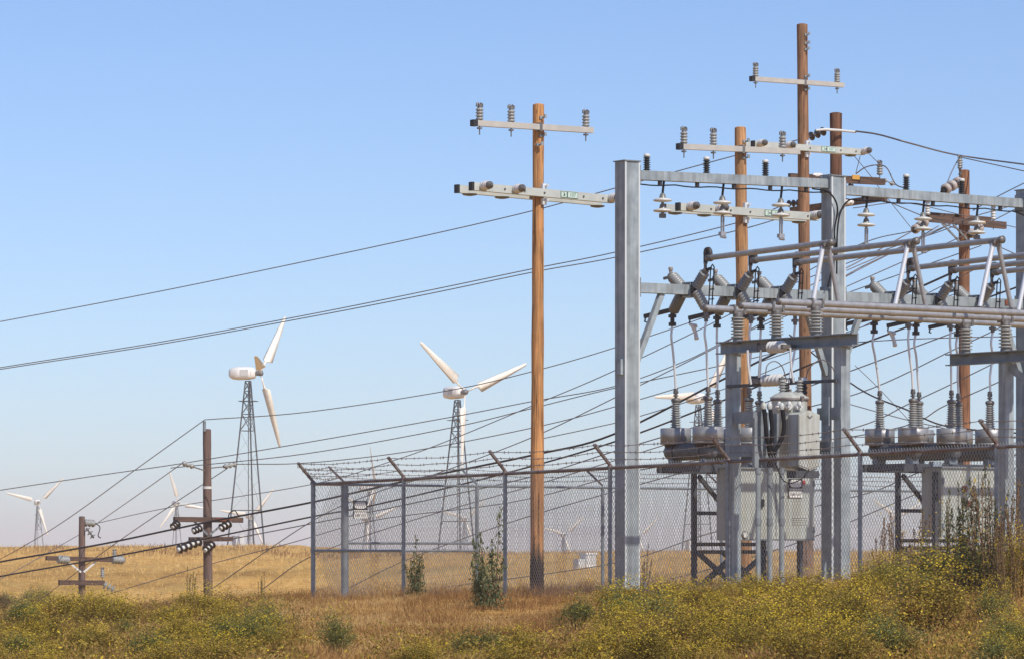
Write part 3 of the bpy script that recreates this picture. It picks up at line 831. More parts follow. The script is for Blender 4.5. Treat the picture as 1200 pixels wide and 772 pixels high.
# pale terminal box with a peaked top and bottom
bp = S(942, 516, tp.y-.42)
bx = sthing('terminal_box', 'tall pale grey terminal box with pointed top and bottom beside the black cables', 'terminal box', (bp.x, bp.y, bp.z))
w, h, d, pk = .225, .43, .14, .07
vs = []
for y in (-d, d):
    for x, z in ((-w, -h), (0, -h-pk), (w, -h), (w, h), (0, h+pk), (-w, h)): vs.append((x, y, z))
m = MB(); m.add(vs, [(0, 1, 2, 3, 4, 5), (11, 10, 9, 8, 7, 6)]+[(i, i+6, (i+1) % 6+6, (i+1) % 6) for i in range(6)]); m.build('body', M['box'], bx)
vs = [(x*.93, -d-.012 if q else -d+.002, z*.95) for q in (0, 1) for x, z in ((-w, -h), (0, -h-pk), (w, -h), (w, h), (0, h+pk), (-w, h))]
m = MB(); m.add(vs, [(6, 7, 8, 9, 10, 11)]+[(i, (i+1) % 6, (i+1) % 6+6, i+6) for i in range(6)]); m.build('cover', M['box'], bx)
m = MB(); m.bar((-.05, -d-.015, h-.02), (0, -d-.015, h-.06), .012, .02); m.bar((.05, -d-.015, h-.02), (0, -d-.015, h-.06), .012, .02); m.build('emblem', M['fitting'], bx)
m = MB(); m.box((-.02, 0, -h-.13), (.50, .24, .12)); m.build('lower_bracket', M['angle'], bx)
# riser board with three black cables and the conduits below it
rp = S(897, 515, tp.y-.30)
rb = sthing('cable_riser', 'grey riser box holding three looped black cables above the conduits', 'cable riser', (rp.x, rp.y, rp.z))
m = MB(); m.box((-.02, .10, 0), (.34, .03, .92)); m.box((-.19, .06, -.05), (.02, .05, .82)); m.box((.26, .05, -.02), (.05, .12, .92)); m.build('back_plate', M['galv2'], rb)
for i, x in enumerate((-.06, .07, .33)):
    m = MB(); m.lathe((x, -.02, .50), (x, -.02, .62), [(0, .035), (.3, .048), (.7, .045), (1, .02)], 10); m.build('cable_termination', M['box'], rb)
    xe = .04+.02*i
    for s_ in (0.0,):
        m = MB(); m.path(smoothpts([(x+s_, -.04, .50), (x+s_*1.2, -.08, .25), (x*.8+s_, -.10, .02), (xe+s_*.6, -.07, -.28), (xe+s_*.4, -.04, -.48)], 6), .036, 8); m.build('cable', M['cable'], rb)
cnd = ['left one of three vertical conduits in front of the pale cabinet', 'middle one of three vertical conduits in front of the pale cabinet', 'right one of three vertical conduits in front of the pale cabinet']
for i, px in enumerate((888.5, 902, 916)):
    q = S(px, 548, tp.y-.36); q.z = S(px, 549, tp.y-.36).z
    t = sthing('conduit', cnd[i], 'pipe', (q.x, q.y, -.2), 'vertical conduits')
    m = MB(); m.tube((0, 0, 0), (0, 0, q.z+.2), .043, n=14); m.build('pipe', M['galv'], t)
    m = MB()
    m.lathe((0, 0, q.z+.12), (0, 0, q.z+.22), [(0, .055), (1, .055)], 12); m.lathe((0, 0, 1.3), (0, 0, 1.42), [(0, .052), (1, .052)], 12)
    m.build('coupling', M['galv2'], t)
# two horizontal fuse cutouts below the stand channel
for (px0, px1, py, lab) in ((893, 921, 407.5, 'upper horizontal pale fuse insulator below the stand channel'), (884, 919, 446.5, 'lower horizontal pale fuse insulator above the transformer')):
    a = atb(px0, py, -.86); b = atb(px1, py-1, -.86)
    t = sthing('fuse_cutout', lab, 'fuse', tuple(a), 'horizontal fuses')
    L = a.y-b.y
    m = MB(); m.lathe((0, -L*.30, 0), (0, -L*.92, 0), sheds(5, .075, .105), 14); m.build('insulator', M['cap'], t)
    m = MB(); m.box((0, -L*.10, 0), (.14, L*.30, .09)); m.lathe((0, -L*.2, 0), (0, -L*.32, 0), [(0, .05), (.4, .07), (1, .06)], 10); m.build('bracket', M['fitting'], t)
    m = MB(); m.box((.08, -L*.96, 0), (.30, .05, .07)); m.build('bracket', M['fitting'], t)
    m = MB(); m.box((.02, .02, .02), (.16, .10, .14)); m.build('jaw', M['darkfit'], t)
# jumpers between channel, fuses and transformer
JP = [([(876, 410), (877, 430), (880, 450)], .02, 'alu_b', 'bright short rod left of the upper fuse'),
      ([(891.5, 410), (890, 428), (889, 442)], .016, 'alu', 'grey short rod between the two fuses'),
      ([(926, 407), (927, 428), (930, 448)], .018, 'alu_b', 'bright short rod right of the upper fuse'),
      ([(897, 442), (899, 428), (908, 423), (917, 430), (922, 447)], .009, 'wire', 'thin wire looped over the lower fuse'),
      ([(944, 446), (948, 432), (962, 421), (976, 431), (980, 450), (981, 470)], .009, 'wire', 'thin wire looped from the transformer to the right post'),
      ([(909, 542), (916, 560), (926, 566), (940, 560), (948, 550)], .010, 'cable', 'thin black wire sagging below the terminal box')]
for pts, r_, mt, lab in JP:
    q = [S(x, y, -5.9 if y < 480 else tp.y-.62) for x, y in pts]
    t = sthing('jumper_wire', lab, 'wire', tuple(q[-1]))
    m = MB(); m.path(smoothpts([p-q[-1] for p in q], 5), r_, 6); m.build('strand', M[mt], t)
# concrete footing of the left stand
ft = sthing('concrete_footing', 'low grey concrete footing at the foot of the square post', 'footing', (-.75, -3.9, 0))
m = MB(); m.box((-.1, 0, -.06), (1.3, 1.1, .22)); m.build('block', M['conc'], ft)

# ------------------------------------------------------------------ chain link fence
def fpos(px):
    Y = 76*3051/(px+2684); return Vector(((px-600)/F*Y, Y, 0))
def frail(px):
    return EYE+(78+(px-367)*.0543)/F*(76*3051/(px+2684))
FN = -Ud                                       # outward, towards the road
fence = thing('chain_link_fence', 'chain link fence with slanted barbed wire arms along the front of the substation', 'fence', (FX, FY, 0), 0)
FO = Vector((FX, FY, 0))
fence.location = (FX, FY, gz(FX, FY))
FOz = fence.location.z
def loc(p): return Vector(p)-Vector((FX, FY, FOz))
PX = [367, 473, 592, 715, 853, 1008, 1168, 1335]
AN = Vector((FN.x*.70, FN.y*.70, .72))          # slanted arm direction
def fence_post(px, r=.038, arm=True, ztop=None):
    p = fpos(px); zt = frail(px); zb = gz(p.x, p.y)-.25
    m = MB(); m.tube(loc((p.x, p.y, zb)), loc((p.x, p.y, zt+.02)), r, n=12); o = m.build('post', M['galv_post'], fence)
    m = MB(); m.lathe(loc((p.x, p.y, zt-.0)), loc((p.x, p.y, zt+.07)), [(0, r+.012), (.6, r+.012), (1, .02)], 10)
    m.build('post_cap', M['rail'], o)
    if arm:
        a0 = Vector((p.x, p.y, zt+.05)); a1 = a0+AN*.50
        m = MB(); m.bar(loc(a0), loc(a1), .055, .04)
        for q in (.3, .63, .95): m.box(loc(a0.lerp(a1, q)), (.05, .05, .055))
        m.build('outrigger', M['rail'], o)
for i, px in enumerate(PX): fence_post(px, .046 if i == 0 else .038)
m = MB(); pts = [Vector((*fpos(px)[:2], frail(px))) for px in range(367, 1340, 24)]
m.path([loc(p) for p in pts], .029, 8); m.build('top_rail', M['rail'], fence)
m = MB(); a, b = fpos(367), fpos(473); m.tube(loc((a.x, a.y, EYE)), loc((b.x, b.y, EYE)), .026, n=8); m.build('mid_rail', M['galv_post'], fence)
def barbed(p0s, r_, name, parent, zsh):
    """p0s: list of anchor points (world), slightly sagging strand with barbs"""
    m = MB(); pts = []
    for a, b in zip(p0s[:-1], p0s[1:]):
        for j in range(8):
            t = j/8; q = a.lerp(b, t); q.z -= .05*4*t*(1-t)*R.uniform(.7, 1.2); pts.append(q)
    pts.append(p0s[-1])
    m.path([p-parent.location for p in pts], r_, 4, smooth=False)
    for a, b in zip(pts[:-1], pts[1:]):
        for j in range(2):
            q = a.lerp(b, (j+R.random()*.5)/3)-parent.location
            d = (b-a).normalized()
            for s_ in (-1, 1):
                e = Vector((R.uniform(-.3, .3), R.uniform(-.3, .3), s_)).normalized()*.024
                m.bar(q-e, q+e+d*.01, .007, .007)
    return m.build(name, M['barb'], parent)
for q in (.3, .63, .95):
    barbed([Vector((*fpos(px)[:2], frail(px)+.05))+AN*(.50*q) for px in PX], .0065, 'barbed_wire', fence, 0)
def mesh_fabric(parent, o, dvec, length, zlow, zhigh, pitch=.068, r_=.0038):
    """woven fabric: two families of diagonal wires between the ground line and the top"""
    V = []; Fc = []
    def wire(s0, z0, s1, z1, off):
        p0 = o+dvec*s0+Vector((0, 0, z0)); p1 = o+dvec*s1+Vector((0, 0, z1))
        d = (p1-p0).normalized(); nrm = Vector((dvec.y, -dvec.x, 0)); e1 = nrm; e2 = d.cross(nrm)
        b = len(V)
        for p in (p0, p1):
            for k in range(3):
                g = 2*pi*k/3+.4; V.append(tuple(p+nrm*off+e1*(r_*cos(g))+e2*(r_*sin(g))))
        for k in range(3):
            k2 = (k+1) % 3; Fc.append((b+k, b+k2, b+3+k2, b+3+k))
    n = int((length+3)/pitch)
    for i in range(n):
        s0 = i*pitch
        for sg in (-1, 1):
            # line s = s0 - sg*... climbs at 52 degrees
            st = s0 if sg < 0 else s0-3*.55
            st = s0
            zl_, zh_ = zlow(min(max(st, 0), length)), zhigh(min(max(st, 0), length))
            h = zh_-zl_; run = sg*h*.62
            sA, sB = st-(run/2), st+(run/2); zA, zB = zl_, zh_
            if max(sA, sB) < 0 or min(sA, sB) > length: continue
            def cut(s_):
                return zA+(zB-zA)*(s_-sA)/(sB-sA)
            a_, za = sA, zA; b_, zb_ = sB, zB
            if a_ < 0: za = cut(0); a_ = 0
            if a_ > length: za = cut(length); a_ = length
            if b_ < 0: zb_ = cut(0); b_ = 0
            if b_ > length: zb_ = cut(length); b_ = length
            wire(a_, za, b_, zb_, sg*.004)
    ob = np_mesh('mesh_fabric', np.array(V), np.array(Fc), M['link'], parent=parent)
    ob['kind'] = 'stuff'
    return ob
Lf = (fpos(1335)-fpos(367)).length
def s2px(s):
    Y = 76-.8141*s; return 76*3051/Y-2684
mesh_fabric(fence, Vector((0, 0, 0)), Wd, Lf, lambda s: gz(FX+Wd.x*s, FY+Wd.y*s)+.03-FOz, lambda s: frail(s2px(s))+.06-FOz)
# rear run of the fence, leading away from the corner
rf = thing('chain_link_fence', 'rear run of chain link fence leading away behind the poles', 'fence', (FX, FY, FOz), 0)
zr = frail(367)
RT = [.73, 3.87, 7.0, 10.1, 13.3, 16.4, 19.5]
for i, s_ in enumerate(RT):
    p = FO+Ud*s_; r_ = .075 if i == 0 else .036
    m = MB(); m.tube((Ud.x*s_, Ud.y*s_, gz(p.x, p.y)-.2-FOz), (Ud.x*s_, Ud.y*s_, zr-FOz+.02), r_, n=12); o = m.build('post', M['galv_post'], rf)
    a0 = Vector((Ud.x*s_, Ud.y*s_, zr-FOz+.04)); dn = Vector((-.5807*.55-.42, .8141*.3, .72)).normalized()
    m = MB(); m.bar(a0, a0+dn*.46, .05, .035); m.build('outrigger', M['rail'] if i != 1 else M['galv_post'], o)
for z, e0, e1, mt in ((zr, 0, 19.5, 'galv_post'), (EYE, 0, 3.87, 'galv_post'), (EYE+.15, .73, 3.87, 'galv_post')):
    m = MB(); m.tube(Ud*e0+Vector((0, 0, z-FOz)), Ud*e1+Vector((0, 0, z-FOz)), .024, n=8); m.build('rail', M[mt], rf)
for q in (.35, .67, .97):
    barbed([FO+Ud*s_+Vector((0, 0, zr+.04))+dn*(.46*q) for s_ in [0]+RT], .006, 'barbed_wire', rf, 0)
mesh_fabric(rf, Vector((0, 0, 0)), Ud, 19.5, lambda s: gz(FX+Ud.x*s, FY+Ud.y*s)+.03-FOz, lambda s: zr+.05-FOz, .075, .0034)
# warning signs wired to the fence
def text_mesh(body, size, name, mt, parent, M4):
    cu = bpy.data.curves.new(name, 'FONT'); cu.body = body; cu.size = size; cu.align_x = 'CENTER'; cu.align_y = 'CENTER'; cu.resolution_u = 2
    ob = bpy.data.objects.new(name, cu); COL.objects.link(ob)
    dg = bpy.context.evaluated_depsgraph_get()
    me = bpy.data.meshes.new_from_object(ob.evaluated_get(dg))
    COL.objects.unlink(ob); bpy.data.objects.remove(ob)
    me.transform(M4); me.materials.clear(); me.materials.append(mt)
    o = bpy.data.objects.new(name, me); COL.objects.link(o); o.parent = parent
    return o
def warn_sign(pos, rz, h, label, red):
    w = .33
    t = thing('warning_sign', label, 'sign', pos, rz, 'warning signs')
    m = MB(); m.box((0, 0, 0), (w, .006, h)); m.build('panel', M['sign_w'], t)
    m = MB(); m.box((0, -.006, h*.24), (w, .004, h*.52)); m.box((-w*.47, -.0065, -h*.14), (w*.06, .004, h*.70)); bk = m.build('header', M['sign_k'], t)
    # white oval
    n = 28; vs = []
    for y in (-.009, -.012):
        for k in range(n):
            g = 2*pi*k/n; c, s_ = cos(g), sin(g)
            vs.append((.02*0+w*.41*math.copysign(abs(c)**.6, c), y, h*.25+h*.205*math.copysign(abs(s_)**.6, s_)))
    m = MB(); m.add(vs, [tuple(range(n, 2*n))]+[(k, (k+1) % n, (k+1) % n+n, k+n) for k in range(n)]); m.build('oval', M['sign_w'], bk)
    if red:
        m = MB(); m.box((w*.60, -.004, h*.30), (w*.18, .006, h*.22)); m.build('red_tag', M['sign_r'], t)
    RX = Matrix.Rotation(pi/2, 4, 'X')
    text_mesh('HIGH VOLTAGE', .046, 'lettering', M['sign_k'], t, Matrix.Translation((.01, -.0075, -h*.13)) @ RX)
    text_mesh('KEEP OUT', .058, 'lettering', M['sign_k'], t, Matrix.Translation((.01, -.0075, -h*.34)) @ RX)
_rf = Frame((FX, FY, 0), TH)
q = _rf.S(422, 596.5, -.05)
warn_sign(_rf.W(q), TH, .34, 'white warning sign with a black headed oval, near the left corner of the fence', False)
q = S(932, 571.5, -1.115)
warn_sign(SUB.W(q), TH, .34, 'white warning sign with black headed oval and red tag on the pale cabinet', True)

# ------------------------------------------------------------------ wood poles
def pole_frame(px, Y):
    x = (px-600)/F*Y
    return Frame((x, Y, gz(x, Y)), TH)
def pole(name, label, px_top, py_top, px_base, Y, w_top, w_base, mt, group='wood utility poles'):
    fr = pole_frame(px_base, Y)
    t = thing(name, label, 'utility pole', fr.o, TH, group)
    p = fr.S(px_top, py_top, 0.0); r0 = w_base/2/F*Y; r1 = w_top/2/F*Y
    m = MB(); n = 16
    pts = []; rs = []
    for i in range(14):
        q = i/13; pts.append(Vector((p.x*q, 0, -.4+(p.z+.4)*q))); rs.append(r0+(r1-r0)*q+R.uniform(-.006, .006))
    m.path(pts, rs, n); o = m.build('shaft', mt, t)
    m = MB(); m.lathe((p.x, 0, p.z), (p.x, 0, p.z+.02), [(0, r1*.97), (1, r1*.6)], 16); m.build('pole_top', M['galv2'] if False else mt, o)
    t['rtop'] = r1
    return t, fr, p
def pin_insulator(t, p, h=.32, r_=.075, clamp=True, mt='porc'):
    m = MB(); m.lathe((p.x, p.y, p.z), (p.x, p.y, p.z+h*.70), sheds(4, r_*.72, r_), 14); o = m.build('pin_insulator', M[mt], t)
    m = MB()
    if clamp:
        m.lathe((p.x, p.y, p.z+h*.70), (p.x, p.y, p.z+h*.78), [(0, r_*.6), (1, r_*.55)], 10)
        m.path([(p.x-.055, p.y, p.z+h*.78), (p.x-.06, p.y, p.z+h*.93), (p.x-.02, p.y, p.z+h)], .022, 6)
        m.path([(p.x+.055, p.y, p.z+h*.78), (p.x+.06, p.y, p.z+h*.93), (p.x+.02, p.y, p.z+h*.98)], .022, 6)
        m.box((p.x, p.y, p.z+h*.86), (.07, .05, .04))
    m.tube((p.x, p.y, p.z-.26), (p.x, p.y, p.z+.01), .012, n=6); m.box((p.x, p.y, p.z-.14), (.07, .07, .03))
    m.build('clamp', M['fitting'], o)
def end_insulator(t, p, d=(0, -1, 0), L=.30, r_=.085, mt='white_porc'):
    p = Vector(p); d = Vector(d).normalized()
    m = MB(); m.lathe(p, p+d*L*.62, [(0, r_*.7), (.05, r_*.9), (.30, r_), (.36, r_*.8), (.44, r_*.98), (.75, r_), (.82, r_*.78), (.9, r_*.98), (1, r_*.9)], 16)
    o = m.build('end_insulator', M[mt], t)
    m = MB(); m.lathe(p+d*L*.6, p+d*L, [(0, r_*.85), (.5, r_*.8), (.7, r_*.45), (1, r_*.3)], 14); m.build('metal_cap', M['fitting'], o)
def steps(t, fr, pts, r_):
    m = MB()
    for px, py in pts:
        p = fr.S(px, py, -r_)
        m.tube((p.x, p.y+.05, p.z), (p.x+.03, p.y-.10, p.z+.0), .016, n=6); m.box((p.x+.03, p.y-.10, p.z+.02), (.05, .02, .07)); m.box((p.x, p.y-.01, p.z), (.07, .03, .05))
    m.build('pole_step', M['galv'], t)['kind'] = 'stuff'

def new_pole(label, base, top, Y, ws, mt, up, pins, low_f, low_r, ends, plate, stepsp, bands, text):
    t, fr, p = pole('utility_pole', label, top[0], top[1], base, Y, ws[0], ws[1], mt)
    r_ = t['rtop']
    S_ = fr.S
    # upper crossarm, bolted to the front of the shaft
    b = -(r_+.07)
    a0, a1 = S_(*up[0], b), S_(*up[1], b)
    m = MB(); m.bar(a0, a1, .10, .105); ar = m.build('crossarm', M['arm_tan'], t)
    m = MB(); m.box((a0.x-.01, b, a0.z), (.10, .112, .118)); m.build('end_cap', M['black'], ar)
    m = MB(); m.box((p.x-.10, b+.01, a0.z+(a1.z-a0.z)*(p.x-.10-a0.x)/(a1.x-a0.x)), (.06, .13, .16)); m.build('gain_plate', M['fitting'], ar)
    for px, clampw in pins:
        q = S_(px, up[0][1], b); z = a0.z+(a1.z-a0.z)*(q.x-a0.x)/(a1.x-a0.x)+.052
        pin_insulator(t, Vector((q.x, b, z)))
    # lower double crossarm
    bf, br = -(r_+.08), r_+.08
    f0, f1 = S_(*low_f[0], bf), S_(*low_f[1], bf)
    m = MB(); m.bar(f0, f1, .105, .145); arm = m.build('crossarm', M['arm'], t)
    m = MB(); m.box((f0.x+.01, bf, f0.z), (.05, .115, .155)); m.build('end_cap', M['black'], arm)
    r0 = S_(*low_r[0], br); r1 = Vector((f1.x, br, f1.z+.0))
    r1.z = r0.z+(f1.z-f0.z)/(f1.x-f0.x)*(r1.x-r0.x)
    m = MB(); m.bar(r0, r1, .105, .145); arr = m.build('crossarm', M['arm'], t)
    m = MB(); m.box((r0.x+.01, br, r0.z), (.05, .115, .155)); m.build('end_cap', M['black'], arr)
    zf = lambda a: f0.z+(f1.z-f0.z)*(a-f0.x)/(f1.x-f0.x)
    zr_ = lambda a: r0.z+(r1.z-r0.z)*(a-r0.x)/(r1.x-r0.x)
    for px in ends:
        q = S_(px, low_f[0][1], bf)
        end_insulator(t, (q.x, bf-.05, zf(q.x)+.02))
        m = MB(); m.lathe((q.x, br, zr_(q.x)-.07), (q.x, br, zr_(q.x)-.11), [(0, .14), (.6, .13), (1, .05)], 12); m.build('bell', M['porc_d'], t)
    # bolts through the arms, numbered plates, banding
    m = MB()
    for i in range(7):
        a = f0.x+(f1.x-f0.x)*(i+.6)/7.2
        m.lathe((a, bf-.05, zf(a)), (a, bf-.072, zf(a)), [(0, .02), (1, .018)], 6)
    m.build('bolt', M['fitting'], arm)['kind'] = 'stuff'
    q0 = S_(plate[0], low_f[0][1], bf); q1 = S_(plate[1], low_f[0][1], bf)
    W1 = q1.x-q0.x; sl = math.atan2(f1.z-f0.z, f1.x-f0.x); RM = Matrix.Rotation(-sl, 3, 'Y')
    for k, (x0, x1, tx) in enumerate(((0, .36, text[0]), (.38, 1.0, text[1]))):
        c = q0.x+W1*(x0+x1)/2; z = zf(c)
        m = MB(); m.box((c, bf-.056, z), (W1*(x1-x0), .006, .118), RM); pl = m.build('number_plate', M['plate_e'], arm)
        m = MB(); m.box((c, bf-.0615, z), (W1*(x1-x0)-.022, .006, .098), RM); m.build('plate_face', M['plate'], pl)
        text_mesh(tx, .095, 'lettering', M['plate_e'], pl, Matrix.Translation((c, bf-.0665, z)) @ Matrix.Rotation(-sl, 4, 'Y') @ Matrix.Rotation(pi/2, 4, 'X'))
    for dz in (-.15, .12):
        m = MB(); m.box((p.x+.03, -(r_+.025), zf(p.x)+dz), (.10, .07, .12)); m.tube((p.x+.05, -(r_+.02), zf(p.x)+dz+.02), (p.x+.05, -(r_+.13), zf(p.x)+dz+.02), .022, n=8)
        m.build('mounting_bracket', M['alu_b'], t)
    steps(t, fr, stepsp, r_)
    for px, py in bands:
        q = S_(px, py, 0)
    return t, fr, p, zf

P1, f1r, p1, _ = new_pole('honey coloured wood pole standing alone with a dark tarred foot and two pale crossarms', 629, (631, 123), 72.6, (13.2, 16.5), M['wood_new'],
    ((556, 144.5), (694, 153)), ((562, 1), (599, 1), (686.5, 1)), ((552, 218.5), (718, 234)), ((535, 221.5), (700, 232)), (564, 602, 714), (655, 675), ((634, 138), (634, 159), (630, 170)), (), ('2', '107'))
P2, f2r, p2_, _ = new_pole('tan wood pole just right of the left column, with two pale crossarms', 874, (867.5, 150), 75.0, (13.8, 15.5), M['wood_new2'],
    ((797, 172), (936, 178)), ((801.5, 1), (836, 1), (917, 1)), ((794, 242.5), (958, 254.5)), ((777, 244), (941, 256)), (806, 840, 951), (894, 915), ((872, 166), (872, 185)), (), ('2', '107'))
P3, f3r, p3_, _ = new_pole('tallest brown wood pole with a short upper crossarm and a long pale lower crossarm', 946, (940, 29), 92.0, (12.6, 15.5), M['wood_mid'],
    ((882, 92.5), (988, 100)), ((885.5, 1), (981, 1)), ((882, 169), (1012, 178.5)), ((868, 169), (1006, 179)), (888, 921, 1010), (961, 977), ((944, 41), (944, 51), (944, 58), (944, 90), (944, 105)), (), ('2', '107'))

def string(t, p0, p1, n, r_, mt='brown_porc', cap='fitting'):
    """a string of bell discs between two points"""
    p0 = Vector(p0); p1 = Vector(p1); pale = mt == 'bell_pale'
    for i in range(n):
        a = p0.lerp(p1, (i+.1)/n); b = p0.lerp(p1, (i+.95)/n)
        m = MB(); m.lathe(a, b, ([(.30, r_*.3), (.34, r_*.9), (.42, r_), (.74, r_), (.82, r_*.9), (.86, r_*.3)] if pale else [(0, r_*.22), (.1, r_*.40), (.34, r_*.46), (.42, r_*.95), (.52, r_), (.6, r_*.9), (.66, r_*.35), (1, r_*.2)]), 14); m.build('bell', M[mt], t)
    m = MB(); m.tube(p0, p1, r_*(.42 if cap == 'cap' else .62 if pale else .2), n=10); m.build('pin', M['brown_porc' if pale else cap], t)

# dark pole behind the middle column
P4, f4, p4 = pole('utility_pole', 'dark reddish wood pole behind the middle column with brown crossarms', 979.5, 133, 981, 97, 14.2, 16, M['wood_old'])
Q = f4.S
def warm(t, fr, p0, p1, w=.11, h=.14, b=-.28, mt='wood_arm'):
    a, c = fr.S(*p0, b), fr.S(*p1, b)
    m = MB(); m.bar(a, c, w, h); return m.build('crossarm', M[mt], t), a, c
warm(P4, f4, (925, 208), (1036, 213.5), .10, .155, -.30); warm(P4, f4, (925, 207), (1030, 212), .10, .155, .22)
a_, c_ = Q(930, 243, 1.0), Q(1030, 231, -1.2)
m = MB(); m.bar((-.4, 1.3, a_.z-.06), (.42, -1.35, Q(1030, 231, -1.35).z), .12, .16); m.build('crossarm', M['wood_arm'], P4)
m = MB(); q = Q(1003, 208, -.37); m.box(q, (.24, .02, .11)); m.build('amber_plate', M['orange'], P4)
string(P4, Q(968, 153, -.15), Q(948, 161, -.15), 3, .115)
m = MB(); m.path([Q(956, 153, -.2), Q(966, 152, -.25), Q(984, 153, -.3), Q(1003, 155, -.22)], [.03, .04, .035, .03], 6); m.build('dead_end_clamp', M['cap'], P4)
m = MB(); q = Q(997, 215, -.30); m.lathe(q, q-Vector((0, 0, .13)), [(0, .05), (.5, .08), (1, .05)], 10); m.build('pin_insulator', M['brown_porc'], P4)
q = Q(1031, 208, -.30); pin_insulator(P4, Vector((q.x, q.y, q.z+.06)), .36, .085)
string(P4, Q(1033, 210, -.3), Q(1049, 217, -.3), 2, .06, 'porc')
string(P4, Q(999, 237, -1.0), Q(990, 237, -1.3), 2, .09, 'white_porc')
string(P4, Q(938, 238, .9), Q(922, 239, .9), 3, .09, 'brown_porc')
m = MB(); q = Q(958, 206, -.3); m.lathe(q-Vector((.15, 0, 0)), q+Vector((.15, 0, 0.02)), [(0, .03), (.2, .06), (.8, .06), (1, .03)], 10); m.build('end_insulator', M['white_porc'], P4)

# rust brown pole at the right
P5, f5, p5 = pole('utility_pole', 'rust brown wood pole at the right with one slanted brown crossarm', 1130, 200, 1130, 104, 12.4, 14.5, M['wood_red'])
Q = f5.S
ar, a_, c_ = warm(P5, f5, (1087, 256), (1178, 264.5), .11, .185, -.26)
warm(P5, f5, (1086, 252), (1160, 258), .10, .15, .25)
m = MB(); q = Q(1149, 261, -.33); m.box(q, (.34, .02, .10)); m.build('amber_plate', M['orange'], P5)
m = MB(); m.bar(Q(1104, 262, -.3), Q(1124, 283, -.14), .03, .05); m.bar(Q(1117, 263, -.3), Q(1135, 283, -.14), .03, .05); m.build('arm_brace', M['galv2'], P5)
m = MB(); m.path([Q(1126, 205, -.14), Q(1125, 200, -.18), Q(1124.5, 196, -.18)], .035, 6); m.build('pin_bracket', M['fitting'], P5)
q = Q(1125, 198, -.18); pin_insulator(P5, q, .36, .075, True, 'porc')
string(P5, Q(1126, 212, -.2), Q(1106, 223, -.5), 3, .145, 'bell_pale')
m = MB(); m.tube(Q(1106, 223, -.5), Q(1104, 226, -.52), .06, n=8); m.build('shackle', M['cable'], P5)
q = Q(1087, 252, -.26); pin_insulator(P5, q, .40, .075, True, 'cap')
string(P5, Q(1086, 259, -.3), Q(1071, 270, -.6), 3, .125, 'bell_pale')
q = Q(1164, 258, -.26); pin_insulator(P5, q, .40, .075, True, 'cap')
string(P5, Q(1152, 264, -.4), Q(1136, 276, -.7), 2, .12, 'bell_pale')

# pole in the dip at the left
P6, f6, p6 = pole('utility_pole', 'brown wood pole with two rusty crossarms in the field left of the fence', 242.5, 503, 244, 120, 9.8, 10.8, M['wood_far'], 'far wood poles')
Q = f6.S
warm(P6, f6, (204, 608), (284, 609), .12, .16, -.22); warm(P6, f6, (222, 631.5), (272, 631), .12, .14, -.22)
m = MB(); q = Q(262, 608, -.29); m.box(q, (.55, .02, .10)); m.build('rust_patch', M['rust'], P6)
m = MB(); m.tube(Q(239.5, 505, -.1), Q(239.5, 493, -.1), .05, n=8); m.build('pole_pin', M['galv2'], P6)
m = MB(); q = Q(243, 571, 0); m.lathe(q-Vector((0, 0, .04)), q+Vector((0, 0, .04)), [(0, .15), (1, .15)], 14); m.build('white_band', M['cap'], P6)
for (x0, y0, x1, y1) in ((240, 551, 226, 546.5), (246, 548, 262, 546.5)):
    m = MB(); m.tube(Q(x0, y0, -.1), Q(x1, y1, -.1), .02, n=6); m.build('standoff', M['fitting'], P6)
for (x0, y0, x1, y1) in ((227, 546.5, 214, 542), (262, 546.5, 277, 543.5)):
    m = MB(); m.lathe(Q(x0, y0, -.1), Q(x1, y1, -.1), sheds(3, .05, .085), 10); m.build('line_insulator', M['porc'], P6)
string(P6, Q(209, 612, -.3), Q(202, 618, -.4), 3, .13, 'brown_porc', 'cap'); string(P6, Q(236, 618, -.3), Q(226, 622, -.4), 3, .12, 'brown_porc', 'cap')
string(P6, Q(270, 612, -.3), Q(258, 619, -.4), 3, .14, 'brown_porc', 'cap')
string(P6, Q(236, 633, -.3), Q(208, 644, -.5), 5, .15, 'brown_porc', 'cap'); string(P6, Q(250, 636, -.3), Q(240, 645, -.5), 3, .14, 'brown_porc', 'cap')
m = MB(); m.bar(Q(228, 611, -.2), Q(243, 626, -.14), .03, .06); m.bar(Q(264, 611, -.2), Q(246, 626, -.14), .03, .06); m.build('arm_brace', M['galv2'], P6)
m = MB(); m.path(smoothpts([Q(270, 616, -.3), Q(268, 603, -.3), Q(275, 598, -.3), Q(280, 605, -.3)], 5), .018, 5); m.build('jumper_cable', M['cable'], P6)

# short pole near the left edge
P7, f7, p7 = pole('utility_pole', 'short wood pole near the left edge with two crossarms and pale insulators', 96, 605, 96, 150, 7.4, 8.4, M['wood_far'], 'far wood poles')
Q = f7.S
warm(P7, f7, (54, 653.5), (146, 656), .12, .17, -.22); warm(P7, f7, (69, 682), (122, 682.5), .12, .19, -.22)
for x in (74, 138):
    m = MB(); m.lathe(Q(x-6.5, 655, -.35), Q(x+6.5, 656, -.35), sheds(4, .12, .17), 12); m.build('line_insulator', M['porc'], P7)
m = MB(); m.lathe(Q(99, 612, -.1), Q(111, 613, -.1), sheds(3, .10, .15), 12); m.build('line_insulator', M['porc'], P7)
string(P7, Q(101, 618, -.2), Q(110, 630, -.3), 3, .13, 'porc_d')
string(P7, Q(121, 684, -.3), Q(134, 691, -.4), 3, .16, 'porc')
q = Q(120, 676, -.2); pin_insulator(P7, q, .38, .09, True, 'porc')
q = Q(134, 651, -.2); pin_insulator(P7, q, .25, .08, True, 'porc')
m = MB(); m.bar(Q(80, 658, -.2), Q(95, 670, -.14), .03, .07); m.bar(Q(112, 658, -.2), Q(98, 670, -.14), .03, .07); m.build('arm_brace', M['cap'], P7)
